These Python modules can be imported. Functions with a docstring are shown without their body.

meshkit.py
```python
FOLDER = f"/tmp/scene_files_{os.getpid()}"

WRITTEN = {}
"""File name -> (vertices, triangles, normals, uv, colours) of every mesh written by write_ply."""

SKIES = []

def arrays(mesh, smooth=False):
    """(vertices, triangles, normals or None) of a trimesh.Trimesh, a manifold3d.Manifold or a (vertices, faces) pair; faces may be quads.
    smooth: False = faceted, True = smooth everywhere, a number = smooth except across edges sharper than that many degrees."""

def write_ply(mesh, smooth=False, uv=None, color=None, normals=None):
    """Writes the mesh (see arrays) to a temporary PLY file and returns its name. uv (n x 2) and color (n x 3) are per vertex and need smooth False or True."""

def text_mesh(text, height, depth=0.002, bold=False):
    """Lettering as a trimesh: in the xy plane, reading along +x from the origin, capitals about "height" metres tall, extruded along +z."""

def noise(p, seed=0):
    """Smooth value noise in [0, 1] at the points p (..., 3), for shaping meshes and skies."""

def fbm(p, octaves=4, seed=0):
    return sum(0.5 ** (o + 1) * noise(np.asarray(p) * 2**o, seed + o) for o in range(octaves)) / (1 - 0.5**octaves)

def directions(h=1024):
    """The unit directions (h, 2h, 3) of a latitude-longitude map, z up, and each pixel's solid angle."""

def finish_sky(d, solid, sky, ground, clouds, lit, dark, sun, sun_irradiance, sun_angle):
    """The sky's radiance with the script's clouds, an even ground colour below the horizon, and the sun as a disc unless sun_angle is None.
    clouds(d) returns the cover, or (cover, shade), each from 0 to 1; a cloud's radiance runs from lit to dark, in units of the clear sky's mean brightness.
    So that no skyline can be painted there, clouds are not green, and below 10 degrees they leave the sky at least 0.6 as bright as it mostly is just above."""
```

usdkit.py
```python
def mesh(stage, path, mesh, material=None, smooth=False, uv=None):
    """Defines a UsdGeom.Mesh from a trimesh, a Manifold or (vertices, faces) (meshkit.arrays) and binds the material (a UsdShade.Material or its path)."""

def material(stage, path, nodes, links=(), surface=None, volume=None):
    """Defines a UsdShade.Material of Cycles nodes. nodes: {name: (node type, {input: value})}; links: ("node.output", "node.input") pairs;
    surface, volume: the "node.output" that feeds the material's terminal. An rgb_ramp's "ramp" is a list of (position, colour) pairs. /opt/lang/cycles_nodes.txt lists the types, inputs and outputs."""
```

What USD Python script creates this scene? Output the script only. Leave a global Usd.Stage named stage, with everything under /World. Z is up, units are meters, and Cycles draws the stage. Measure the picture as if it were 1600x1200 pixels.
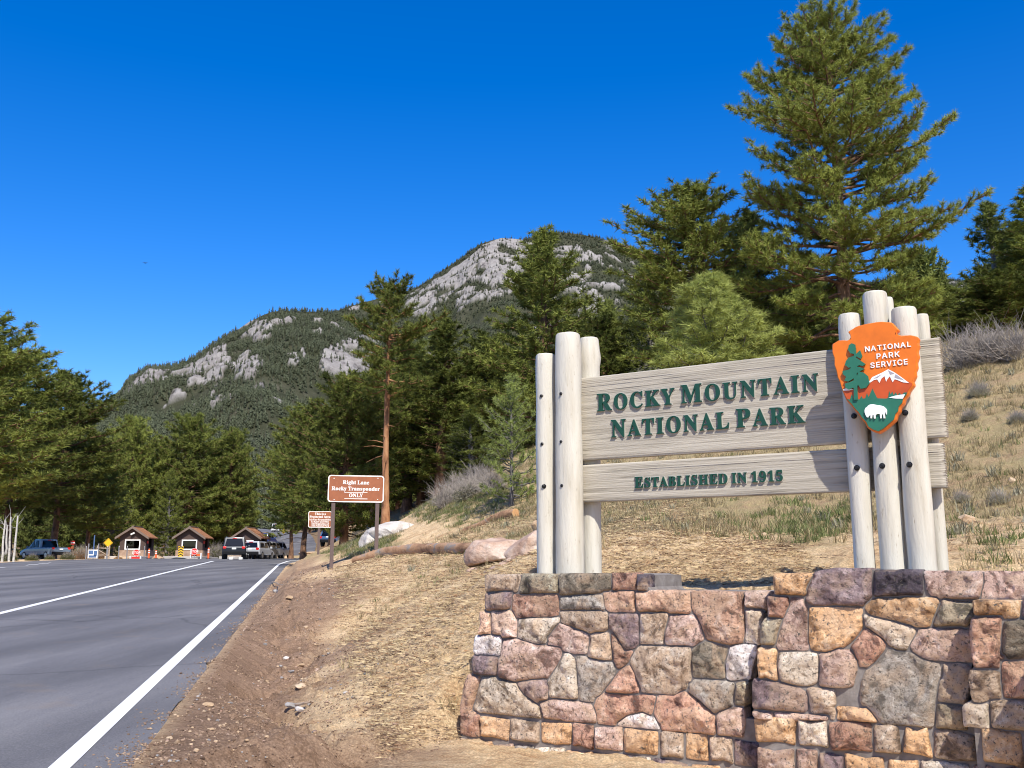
import math, json
import numpy as np, trimesh, shapely, usdkit, meshkit
from pxr import Usd, UsdGeom, UsdLux, UsdShade, Gf, Sdf, Vt
from scipy.interpolate import RBFInterpolator, PchipInterpolator
from shapely.geometry import Polygon, LineString, Point, MultiPolygon
from shapely import affinity
from shapely.ops import unary_union

# ------------------------------------------------------------------ camera, sky, sun
stage = Usd.Stage.CreateInMemory()
UsdGeom.SetStageUpAxis(stage, UsdGeom.Tokens.z); UsdGeom.SetStageMetersPerUnit(stage, 1.0)
UsdGeom.Xform.Define(stage, '/World'); UsdGeom.Scope.Define(stage, '/World/Looks')
F = 1556.0; TILT = math.radians(10.55); EYE = np.array([0, 0, 1.6])
cam = UsdGeom.Camera.Define(stage, '/World/camera')
cam.CreateHorizontalApertureAttr(36.0); cam.CreateVerticalApertureAttr(27.0)
cam.CreateFocalLengthAttr(36.0 * F / 1600); cam.CreateClippingRangeAttr(Gf.Vec2f(0.1, 20000))
cam.CreateExposureAttr(0.52)
cam.AddTranslateOp().Set(Gf.Vec3d(0, 0, 1.6)); cam.AddRotateXOp().Set(90 + math.degrees(TILT))
SUN_AZ, SUN_EL = math.radians(166), math.radians(49)
S = np.array([math.cos(SUN_EL) * math.sin(SUN_AZ), math.cos(SUN_EL) * math.cos(SUN_AZ), math.sin(SUN_EL)])
sky_mat = usdkit.material(stage, '/World/Looks/sky_light', {
    'sky': ('sky_texture', {'sky_type': 'single_scattering', 'sun_disc': False, 'sun_elevation': SUN_EL, 'sun_rotation': SUN_AZ,
                            'altitude': 600.0, 'air_density': 1.0, 'aerosol_density': 1.4, 'ozone_density': 4.0}),
    'sat': ('hsv', {'saturation': 1.42, 'hue': 0.513, 'value': 1.0, 'fac': 1.0}),
    'bg': ('background_shader', {'strength': 0.15})}, [('sky.color', 'sat.color'), ('sat.color', 'bg.color')], surface='bg.background')
dome = UsdLux.DomeLight.Define(stage, '/World/sky')
UsdShade.MaterialBindingAPI.Apply(dome.GetPrim()).Bind(sky_mat)
dome.GetPrim().SetCustomDataByKey('kind', 'structure')
sun = UsdLux.DistantLight.Define(stage, '/World/sun')
sun.CreateNormalizeAttr(True); sun.CreateIntensityAttr(1.2); sun.CreateAngleAttr(0.5); sun.CreateColorAttr(Gf.Vec3f(1.0, 0.95, 0.86))
_x = np.cross([0, 0, 1.0], S); _x /= np.linalg.norm(_x); _y = np.cross(S, _x)
sun.AddTransformOp().Set(Gf.Matrix4d(*_x, 0, *_y, 0, *S, 0, 0, 0, 0, 1))

# ------------------------------------------------------------------ helpers
_c, _s = math.cos(TILT), math.sin(TILT)
FW = np.array([0, _c, _s]); UPV = np.array([0, -_s, _c]); RT = np.array([1.0, 0, 0])
def ray(px, py):
    px = np.asarray(px, float)[..., None]; py = np.asarray(py, float)[..., None]
    return FW + RT * ((px - 800) / F) + UPV * ((600 - py) / F)
def at(px, py, D):
    r = ray(px, py); return EYE + r * (np.asarray(D, float)[..., None] / r[..., 1:2])
def proj(p):
    q = np.asarray(p, float) - EYE; d = q @ FW
    return 800 + F * (q @ RT) / d, 600 - F * (q @ UPV) / d

used, frames = {}, {}
def numbered(parent, name):
    k = used.get((parent, name), 0); used[(parent, name)] = k + 1
    return f'{parent}/{name}' if k == 0 else f'{parent}/{name}_{k:03d}'
def tag(prim, label=None, cat=None, group=None, kind=None):
    for k, v in (('label', label), ('category', cat), ('group', group), ('kind', kind)):
        if v: prim.SetCustomDataByKey(k, v)
def thing(name, label=None, cat=None, loc=(0, 0, 0), rz=0.0, group=None, kind=None, scale=None):
    path = numbered('/World', name); x = UsdGeom.Xform.Define(stage, path)
    x.AddTranslateOp().Set(Gf.Vec3d(*map(float, loc)))
    if rz: x.AddRotateZOp().Set(math.degrees(rz))
    if scale is not None: x.AddScaleOp().Set(Gf.Vec3f(*map(float, scale)))
    tag(x.GetPrim(), label, cat, group, kind); frames[path] = np.array(loc, float)
    return path
def mesh_arrays(m, smooth=False): return m
def part(parent, name, mesh, mat, smooth=False, label=None, local=False, kind=None):
    """a mesh below a thing (or below another part); mesh given in world coordinates unless local"""
    path = numbered(parent, name)
    top = '/'.join(parent.split('/')[:3])
    if isinstance(mesh, list): mesh = trimesh.util.concatenate(mesh)
    if isinstance(mesh, tuple): mesh = (np.asarray(mesh[0], float), mesh[1])
    if not local:
        off = frames.get(top, np.zeros(3))
        if isinstance(mesh, tuple): mesh = (mesh[0] - off, mesh[1])
        else: mesh = mesh.copy(); mesh.apply_translation(-off)
    usdkit.mesh(stage, path, mesh, mat, smooth=smooth)
    p = stage.GetPrimAtPath(path)
    tag(p, label, None, None, kind)
    return path
def solo(name, mesh, mat, label=None, cat=None, group=None, kind=None, smooth=False):
    path = numbered('/World', name)
    if isinstance(mesh, list): mesh = trimesh.util.concatenate(mesh)
    usdkit.mesh(stage, path, mesh, mat, smooth=smooth)
    tag(stage.GetPrimAtPath(path), label, cat, group, kind); return path
def copy_of(src, label, loc, rz=0.0, scale=None, group=None):
    pr = stage.GetPrimAtPath(src); was = pr.GetCustomData()
    path = numbered('/World', src.split('/')[2].rstrip('0123456789').rstrip('_') if src[-3:].isdigit() else src.split('/')[2])
    x = UsdGeom.Xform.Define(stage, path); p = x.GetPrim()
    p.GetReferences().AddInternalReference(src); p.SetInstanceable(True)
    x.ClearXformOpOrder(); ops = []
    def op(name, kind, val):
        a = p.CreateAttribute(f'xformOp:{name}', kind); a.Set(val); ops.append(f'xformOp:{name}')
    op('translate', Sdf.ValueTypeNames.Double3, Gf.Vec3d(*map(float, loc)))
    op('rotateZ', Sdf.ValueTypeNames.Float, float(math.degrees(rz)))
    op('scale', Sdf.ValueTypeNames.Float3, Gf.Vec3f(*map(float, scale if scale is not None else (1, 1, 1))))
    p.CreateAttribute('xformOpOrder', Sdf.ValueTypeNames.TokenArray, False, Sdf.VariabilityUniform).Set(ops)
    tag(p, label, was.get('category'), group or was.get('group')); return path
def primvar(path, name, values):
    UsdGeom.PrimvarsAPI(stage.GetPrimAtPath(path)).CreatePrimvar(name, Sdf.ValueTypeNames.Color3fArray, 'vertex').Set(Vt.Vec3fArray.FromNumpy(np.asarray(values, np.float32)))

def M(name, nodes, links, surface): return usdkit.material(stage, '/World/Looks/' + name, nodes, links, surface=surface)
def plain(name, col, rough=0.6, metal=0.0, spec=0.5, coat=0.0):
    """even paint with slight wear and unevenness"""
    c = np.array(col)
    return M(name, {'geo': ('geometry', {}), 'n': ('noise_texture', {'scale': 6.0, 'detail': 6.0, 'roughness': 0.7}),
                    'r': ('rgb_ramp', {'ramp': [(0.3, c * 0.82), (0.55, c), (0.75, np.minimum(c * 1.12, 0.95))]}),
                    'p': ('principled_bsdf', {'roughness': rough, 'metallic': metal, 'specular_ior_level': spec, 'coat_weight': coat})},
             [('geo.position', 'n.vector'), ('n.fac', 'r.fac'), ('r.color', 'p.base_color')], 'p.BSDF')
def mottled(name, ramp, scale=4.0, detail=8.0, rough=0.85, bump=0.4, bscale=18.0, stretch=(1, 1, 1), rot=(0, 0, 0), speck=None, dist=0.02, sscale=None, bdetail=10.0):
    """mineral, wood or earth: large mottling from one noise, optional dark specks from a second, relief from a third"""
    nodes = {'geo': ('geometry', {}), 'map': ('mapping', {'scale': stretch, 'rotation': rot}),
             'n': ('noise_texture', {'scale': scale, 'detail': detail, 'roughness': 0.62, 'distortion': 0.4}),
             'r': ('rgb_ramp', {'ramp': ramp}),
             'b': ('noise_texture', {'scale': bscale, 'detail': bdetail, 'roughness': 0.7}),
             'bu': ('bump', {'strength': bump, 'distance': dist}),
             'p': ('principled_bsdf', {'roughness': rough, 'specular_ior_level': 0.25})}
    links = [('geo.position', 'map.vector'), ('map.vector', 'n.vector'), ('n.fac', 'r.fac'), ('map.vector', 'b.vector'), ('b.fac', 'bu.height'), ('bu.normal', 'p.normal')]
    out = 'r.color'
    if speck:
        nodes['s'] = ('noise_texture', {'scale': sscale or scale * 6, 'detail': 5.0, 'roughness': 0.75})
        nodes['sr'] = ('rgb_ramp', {'ramp': [(speck[0], (0, 0, 0)), (speck[0] + 0.08, (1, 1, 1))]})
        nodes['mx'] = ('mix_color', {'b': speck[1]})
        links += [('map.vector', 's.vector'), ('s.fac', 'sr.fac'), ('sr.color', 'mx.fac'), (out, 'mx.a')]; out = 'mx.result'
    links.append((out, 'p.base_color'))
    return M(name, nodes, links, 'p.BSDF')
def foliage(name, dark, light, trans=0.22):
    d, l = np.array(dark), np.array(light)
    return M(name, {'geo': ('geometry', {}), 'oi': ('object_info', {}), 'n': ('noise_texture', {'scale': 1.1, 'detail': 4.0, 'roughness': 0.7}),
                    'ri': ('math', {'math_type': 'multiply_add', 'value2': 0.26, 'value3': 0.0}),
                    'is': ('math', {'math_type': 'multiply_add', 'value2': 0.22}),
                    'ad': ('math', {'math_type': 'add'}), 'r': ('rgb_ramp', {'ramp': [(0.35, d), (0.62, (d + l) / 2), (0.95, l)]}),
                    'p': ('principled_bsdf', {'roughness': 0.6, 'specular_ior_level': 0.12}), 't': ('translucent_bsdf', {}), 'm': ('mix_closure', {'fac': trans})},
             [('geo.position', 'n.vector'), ('oi.random', 'ri.value1'), ('geo.random_per_island', 'is.value1'), ('n.fac', 'is.value3'), ('is.value', 'ad.value1'), ('ri.value', 'ad.value2'),
              ('ad.value', 'r.fac'), ('r.color', 'p.base_color'), ('r.color', 't.color'), ('p.BSDF', 'm.closure1'), ('t.BSDF', 'm.closure2')], 'm.closure')

def box(a, b): # axis-aligned from corner to corner
    a, b = np.minimum(a, b), np.maximum(a, b)
    m = trimesh.creation.box(extents=b - a); m.apply_translation((a + b) / 2); return m
def tube(pts, radii, n=10, cap=True, noise=0.0, seed=0, twist=0.0):
    P = np.asarray(pts, float); R = np.broadcast_to(np.asarray(radii, float), len(P))
    T = np.gradient(P, axis=0); T /= np.linalg.norm(T, axis=1, keepdims=True)
    ref = np.array([0, 0, 1.0]) if abs(T[:, 2]).mean() < 0.8 else np.array([1.0, 0, 0])
    A = np.cross(T, ref); A /= np.linalg.norm(A, axis=1, keepdims=True); B = np.cross(T, A)
    th = np.arange(n) * 2 * math.pi / n
    rr = R[:, None] * np.ones(n)
    V = P[:, None] + rr[..., None] * (np.cos(th)[None, :, None] * A[:, None] + np.sin(th)[None, :, None] * B[:, None])
    if noise:
        d = meshkit.fbm(V * 5.0, 3, seed) - 0.5
        V = P[:, None] + (V - P[:, None]) * (1 + noise * d[..., None] * 2)
    V = V.reshape(-1, 3); k = len(P)
    i = np.arange(k - 1)[:, None] * n; j = np.arange(n)[None]; j2 = (j + 1) % n
    q = np.stack([i + j, i + n + j, i + n + j2, i + j2], -1).reshape(-1, 4)[:, ::-1]
    f = np.vstack([q[:, [0, 1, 2]], q[:, [0, 2, 3]]])
    if cap:
        V = np.vstack([V, P[0], P[-1]]); jj = np.arange(n); j3 = (jj + 1) % n
        f = np.vstack([f, np.stack([np.full(n, k * n), jj, j3], 1)[:, ::-1][:, [0, 1, 2]], np.stack([np.full(n, k * n + 1), (k - 1) * n + j3, (k - 1) * n + jj], 1)[:, ::-1]])
    m = trimesh.Trimesh(V, f, process=False); 
    return m
_ico = trimesh.creation.icosphere(1, 1.0).vertices
def rhull(pts, r):
    P = np.asarray(pts, float); r = np.broadcast_to(np.asarray(r, float), (3,))
    return trimesh.convex.convex_hull((P[:, None] + _ico[None] * r).reshape(-1, 3))
def xf(m, loc=(0, 0, 0), rz=0.0):
    m = m.copy(); m.apply_transform(trimesh.transformations.rotation_matrix(rz, [0, 0, 1])); m.apply_translation(loc); return m
def prism(poly, depth):
    out = [trimesh.creation.extrude_polygon(g, depth, engine='earcut') for g in getattr(poly, 'geoms', [poly]) if g.area > 1e-9]
    return trimesh.util.concatenate(out)

GL = json.loads(r'''{"1":"83;6,87 19,92 39,106 56,106 56,14 58,10 61,8 75,8 75,0 14,0 14,8 29,8 32,11 34,14 34,89 32,89 22,78 16,76 12,76 8,79","5":"83;7,9 6,18 8,23 12,26 18,26 19,19 24,12 31,9 40,9 43,11 48,16 51,22 52,28 52,36 50,44 43,51 36,54 27,54 15,52 9,54 14,105 69,105 70,78 62,78 60,85 56,89 24,89 21,63 22,62 36,64 48,63 59,59 68,53 73,45 75,35 73,21 68,12 64,7 54,2 44,-1 31,-2 21,0 13,4","9":"83;5,65 5,77 8,87 14,97 24,104 36,107 46,106 58,102 66,95 72,85 74,78 76,64 76,50 72,27 67,17 61,8 51,2 37,-2 23,-1 13,5 9,12 9,18 12,22 16,24 22,13 29,8 39,8 46,14 50,20 53,29 55,49 53,49 47,43 41,41 30,41 23,42 16,46 11,51 7,57/26,70 28,60 30,56 36,52 43,51 46,52 53,58 55,61 54,79 52,85 46,95 42,97 38,97 31,92 27,83","A":"96;-2,4 4,6 8,11 44,101 45,102 49,102 86,14 92,5 97,4 97,0 50,0 51,4 59,5 62,9 60,16 55,29 22,28 17,15 16,9 21,5 28,4 28,0 -2,0/25,36 53,36 39,69 37,67","B":"97;3,99 61,99 74,96 84,89 87,81 87,73 84,66 76,58 66,54 84,46 91,37 92,23 88,15 84,9 76,4 63,1 4,0 4,4 10,5 14,8 16,14 16,86 15,92 11,95 3,96/40,11 43,6 52,5 59,8 64,15 66,21 65,39 62,43 55,49 49,51 40,50/40,56 46,55 53,57 58,60 60,64 63,73 62,83 59,90 54,94 45,95 41,92","C":"103;6,44 6,61 11,74 17,84 28,94 36,98 51,102 65,102 82,96 87,96 90,98 92,102 96,102 96,68 92,68 87,78 78,90 69,95 60,97 49,96 41,89 35,79 33,68 32,58 32,36 35,25 40,14 44,10 50,7 56,5 65,5 80,11 86,14 94,23 95,23 98,20 97,18 92,12 83,4 76,1 64,-2 48,-2 32,3 24,8 13,22 8,33","D":"109;3,96 3,100 55,100 75,96 88,88 98,75 103,57 103,42 101,33 98,25 93,15 82,6 66,1 57,0 4,0 4,4 12,5 15,8 16,14 16,85 15,91 12,95/40,12 42,8 46,5 55,6 62,9 69,14 71,19 76,33 77,59 73,78 69,86 63,91 54,95 45,95 41,92 40,88","E":"97;3,0 3,4 12,5 16,12 16,87 14,93 9,96 4,96 4,100 87,100 87,70 84,70 82,79 79,85 74,89 70,92 59,94 44,94 41,91 41,54 48,54 55,57 60,64 63,76 67,76 67,26 63,26 61,38 55,46 50,48 40,49 40,13 41,9 45,6 59,6 69,8 79,14 86,23 89,31 94,32 88,0","H":"115;3,0 3,4 10,5 15,8 16,14 16,87 15,92 12,94 4,96 4,100 53,100 53,96 45,95 41,90 41,55 75,56 75,89 73,93 71,95 62,96 62,100 111,100 111,96 104,95 100,92 98,85 99,12 102,6 111,4 111,0 62,0 62,4 71,6 74,10 75,18 75,48 40,48 41,11 44,6 53,4 53,0","I":"57;3,4 13,7 16,13 16,89 13,94 3,96 3,100 54,100 54,96 43,94 40,87 40,14 42,9 46,5 53,4 54,0 3,0","K":"112;4,0 4,4 13,6 16,13 16,87 12,94 4,96 4,100 53,100 53,96 43,94 41,90 41,52 72,83 76,90 76,93 74,95 64,96 64,100 106,100 106,96 95,94 83,86 60,62 101,11 106,6 114,4 114,0 62,0 62,4 70,4 73,7 73,9 44,46 40,43 41,12 44,6 53,4 53,0","L":"94;3,0 3,4 10,5 15,8 16,14 16,87 15,92 12,95 4,96 4,100 55,100 55,96 47,96 43,94 40,87 41,10 44,7 51,6 59,6 70,9 81,17 85,22 89,34 94,34 88,0","M":"139;3,0 3,4 13,6 16,13 16,89 13,94 3,96 3,100 41,99 69,33 98,100 135,100 135,96 127,94 123,88 123,12 126,6 130,4 135,4 135,0 87,0 87,4 97,6 99,12 99,85 63,0 59,0 25,81 23,82 23,14 25,8 27,6 37,4 37,0","N":"108;4,96 4,100 34,100 85,38 85,89 83,94 73,96 73,100 105,100 105,96 96,94 93,87 93,-2 87,-2 24,75 24,12 27,6 36,4 36,0 4,0 4,4 10,4 15,7 17,15 17,85 8,95","O":"115;6,49 9,69 13,78 19,86 27,93 37,98 51,102 65,102 73,101 85,95 91,92 98,84 105,72 108,62 109,54 108,36 105,27 99,17 92,10 85,5 77,1 65,-2 49,-2 42,-1 32,4 24,9 16,18 12,25 7,36/32,50 34,26 41,11 48,5 55,3 64,3 70,6 77,14 81,25 83,40 83,59 79,79 75,87 70,93 62,97 55,97 50,96 42,91 39,87 34,75","P":"92;3,0 3,4 10,5 15,8 16,14 16,87 15,92 12,94 4,96 4,100 62,99 74,97 82,92 87,85 90,73 88,63 84,55 78,51 67,46 40,45 41,11 44,6 53,4 53,0/40,51 49,51 54,52 60,57 63,60 64,69 63,83 60,89 53,94 44,94 40,90","R":"104;3,0 3,4 10,5 15,8 16,14 16,87 15,92 12,94 4,96 4,100 61,99 74,97 83,92 88,86 91,80 92,71 91,65 87,59 83,55 69,48 96,9 100,5 105,4 105,0 74,0 44,46 40,46 40,13 42,8 44,6 53,4 53,0/40,52 45,51 56,53 63,59 65,63 67,73 66,82 62,89 58,93 47,95 43,94 41,91","S":"86;9,35 14,35 20,18 23,13 29,7 37,4 46,3 51,4 57,9 61,16 61,22 59,28 51,34 31,44 18,53 15,58 12,65 11,78 13,86 17,93 23,97 29,101 35,102 46,102 66,97 69,99 70,102 74,102 74,70 71,70 68,78 62,87 56,93 50,96 46,97 36,97 29,91 26,86 27,79 32,72 65,55 75,46 78,36 79,26 77,17 73,11 63,2 52,-2 36,-2 17,3 15,1 14,-2 9,-2","T":"93;2,99 90,100 90,69 86,69 83,82 78,89 68,94 58,95 58,13 61,6 66,4 72,4 72,0 20,0 20,4 28,5 31,7 34,14 34,95 27,95 17,90 12,86 8,80 6,69 3,69","U":"108;3,96 3,100 53,100 53,96 43,94 40,89 40,23 42,17 47,9 53,6 63,5 71,6 77,10 83,17 86,27 86,88 82,94 72,96 72,100 104,100 104,96 96,94 93,89 92,27 87,12 80,4 66,-2 46,-3 33,1 23,8 19,15 16,26 16,88 15,91 12,94","Y":"94;-3,96 -3,100 45,100 45,96 36,95 34,90 55,50 74,82 76,87 76,92 72,95 65,96 65,100 96,100 96,96 90,94 85,88 59,45 60,10 62,6 72,4 72,0 22,0 22,4 29,5 34,9 35,14 35,39 6,91 2,95","a":"75;4,13 5,20 7,24 12,29 24,35 44,42 43,60 40,63 36,65 28,65 23,62 23,59 27,53 27,48 24,44 21,42 11,43 7,48 7,55 13,64 25,69 39,70 52,68 60,62 64,51 64,10 66,7 71,9 72,7 68,2 59,-2 52,-2 48,-1 45,2 44,7 38,3 29,-1 16,-2 12,0 7,4/26,16 28,10 31,7 36,8 42,12 44,14 43,37 36,35 30,30 26,23","b":"79;2,96 2,100 31,100 31,63 39,68 51,70 60,67 69,58 73,52 75,44 74,26 71,16 67,9 57,1 47,-2 38,-2 29,1 23,6 13,-2 9,-3 9,89 7,95/31,11 34,5 38,3 43,3 49,7 52,13 54,25 53,47 50,57 44,61 37,61 31,54","c":"64;4,37 5,44 9,54 18,64 26,68 34,70 43,70 50,68 54,66 60,59 61,53 59,48 54,45 49,45 46,46 43,51 42,63 38,65 32,64 28,60 25,52 25,34 26,27 30,17 34,12 38,10 42,8 50,9 59,16 62,13 56,6 46,-1 39,-2 29,-2 24,-1 17,3 9,12 5,22","d":"81;4,28 5,42 7,52 12,60 17,65 26,69 34,70 41,68 49,63 49,90 45,95 38,96 38,100 70,100 70,13 73,8 77,6 77,2 66,2 49,-2 48,6 43,1 37,-2 26,-2 23,-1 17,2 10,9 6,19/26,26 27,16 32,8 35,6 40,6 47,12 49,16 49,54 47,57 42,61 35,61 28,55 26,41","e":"66;4,29 5,43 7,52 13,60 22,67 32,70 46,68 56,61 59,54 62,46 62,36 26,36 27,22 31,16 36,11 40,9 47,9 53,12 59,19 62,16 58,9 47,1 38,-2 29,-2 23,-1 17,3 12,8 8,15/25,43 44,42 44,57 40,64 34,65 29,62 26,53","f":"47;3,0 3,4 9,5 12,11 12,60 4,61 4,68 12,68 13,87 16,94 21,98 28,101 35,102 48,101 56,95 58,89 57,82 54,79 47,78 42,81 41,88 43,94 42,97 36,97 34,95 33,91 33,68 45,68 45,61 33,60 33,10 36,5 44,4 44,0","g":"72;3,-19 3,-14 5,-11 14,-6 8,-1 5,4 6,12 10,17 21,24 12,30 6,37 5,49 8,59 16,66 27,69 37,70 51,67 69,67 69,59 60,58 63,52 64,44 63,36 59,31 48,24 27,22 22,17 23,13 26,11 49,11 57,9 63,6 68,-1 69,-6 69,-13 65,-21 59,-25 51,-29 32,-31 23,-31 12,-28 8,-25/16,-18 20,-22 26,-25 43,-25 50,-24 55,-21 57,-18 58,-14 56,-10 52,-8 22,-7 17,-12/25,39 27,31 31,28 37,27 41,30 44,40 44,53 42,60 39,64 33,65 27,61 25,54","h":"84;4,4 9,5 12,10 12,90 10,95 4,96 4,100 33,100 33,61 40,66 51,70 61,69 66,66 70,61 73,50 73,9 76,4 79,4 79,0 44,0 44,4 49,4 52,10 52,52 50,57 46,59 39,58 33,52 33,8 34,5 39,4 39,0 4,0","i":"44;4,4 9,5 12,10 12,58 10,63 4,65 5,68 33,68 33,9 35,4 39,4 39,0 4,0|11,88 11,93 13,97 19,102 28,101 32,97 33,93 33,88 32,84 25,79 19,79 16,81","k":"79;4,4 10,5 12,10 12,90 9,95 4,96 5,100 33,100 33,39 34,39 53,59 54,61 52,63 45,64 45,68 76,68 76,64 69,63 63,60 49,46 77,6 83,4 83,0 46,0 46,4 51,4 53,7 36,32 33,29 33,8 36,4 39,4 39,0 4,0","l":"44;4,4 9,5 12,10 12,90 9,96 4,96 4,100 33,100 33,9 35,4 39,4 39,0 4,0","n":"84;4,4 9,5 12,10 12,58 9,64 4,65 4,68 33,68 33,60 42,67 51,70 61,69 68,64 72,57 73,50 73,9 76,4 79,4 79,0 44,0 44,4 49,4 52,10 52,52 50,57 46,59 39,58 33,52 33,8 34,5 39,4 39,0 4,0","o":"74;4,28 5,43 9,55 18,64 28,69 39,70 53,66 63,57 68,45 69,28 66,16 63,10 56,4 47,-1 32,-2 25,-1 17,4 9,13/26,21 28,9 32,4 39,3 44,5 46,9 48,18 48,48 46,59 40,65 32,65 27,57 26,47","p":"82;4,-27 10,-25 12,-19 12,57 10,62 4,65 4,68 32,68 32,60 39,67 47,70 57,69 63,67 72,57 75,48 77,40 76,23 71,9 64,2 54,-2 42,-1 33,5 33,-22 36,-25 43,-27 43,-31 4,-31/33,14 37,8 40,6 45,6 51,11 54,16 55,25 55,47 52,57 47,60 42,61 38,59 33,52","r":"63;5,64 5,68 32,68 33,58 39,65 47,69 56,69 62,66 64,57 63,53 59,49 51,49 43,57 40,57 35,53 33,48 33,10 35,5 43,4 43,0 4,0 4,4 9,5 12,10 12,58 10,62","s":"63;8,23 12,23 17,11 25,4 33,3 37,4 40,7 42,11 42,15 40,18 36,22 17,32 11,38 8,44 8,54 13,63 21,68 27,70 34,70 47,67 51,70 54,70 53,48 50,48 47,57 39,64 29,65 27,64 23,59 23,55 26,50 46,39 54,33 56,26 56,16 52,6 47,1 38,-2 29,-2 16,2 11,-2 8,-2","t":"50;4,62 4,66 18,80 28,93 32,93 32,68 46,68 45,61 32,60 32,13 34,10 38,9 43,12 45,16 48,15 44,6 37,0 31,-2 24,-2 17,0 13,4 11,12 11,61","u":"82;3,65 3,68 31,68 31,15 32,11 35,9 41,8 46,10 50,15 50,58 48,63 42,65 42,68 71,68 71,12 74,7 79,6 79,3 68,2 50,-2 49,7 42,1 33,-2 22,-2 16,2 12,8 10,16 10,58 7,64","w":"95;-2,64 -2,68 31,68 31,65 25,62 25,58 36,29 46,52 43,61 41,64 37,65 37,68 71,68 71,65 66,63 65,60 74,33 85,58 85,62 82,64 78,65 78,68 98,68 98,65 94,64 91,58 67,-2 63,-2 49,41 31,-2 27,-2 4,59 1,63","y":"66;-2,-17 0,-13 3,-9 11,-9 16,-13 16,-20 20,-22 26,-14 31,-3 30,0 8,54 4,62 2,64 -1,64 -1,68 35,68 35,64 31,64 29,62 28,58 41,28 52,58 52,62 49,64 45,64 45,68 66,68 66,64 63,64 58,58 35,-7 27,-24 18,-30 7,-31 4,-29 0,-25"}''')
def glyph(ch):
    adv, body = GL[ch].split(';', 1); polys = []
    for g in body.split('|'):
        rings = [[tuple(map(float, p.split(','))) for p in r.split(' ')] for r in g.split('/')]
        polys.append(Polygon(rings[0], rings[1:]).buffer(0))
    return float(adv), unary_union(polys)
def text_polys(text, height, fatten=0.0, big=None, bigk=1.0, track=0.0, aspect=1.0):
    """letters of a serif face as (character, polygon) along +x, baseline at 0, capitals 'height' tall"""
    x, out = 0.0, []
    for i, ch in enumerate(text):
        if ch == ' ': x += 34 * height / 100 * aspect; continue
        adv, g = glyph(ch); k = height / 100 * (bigk if big and i in big else 1.0)
        if fatten: g = g.buffer(fatten, join_style='mitre').simplify(0.5)
        out.append((ch, affinity.translate(affinity.scale(g, k * aspect, k, origin=(0, 0)), x))); x += (adv + track) * k * aspect
    return out, x

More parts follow.
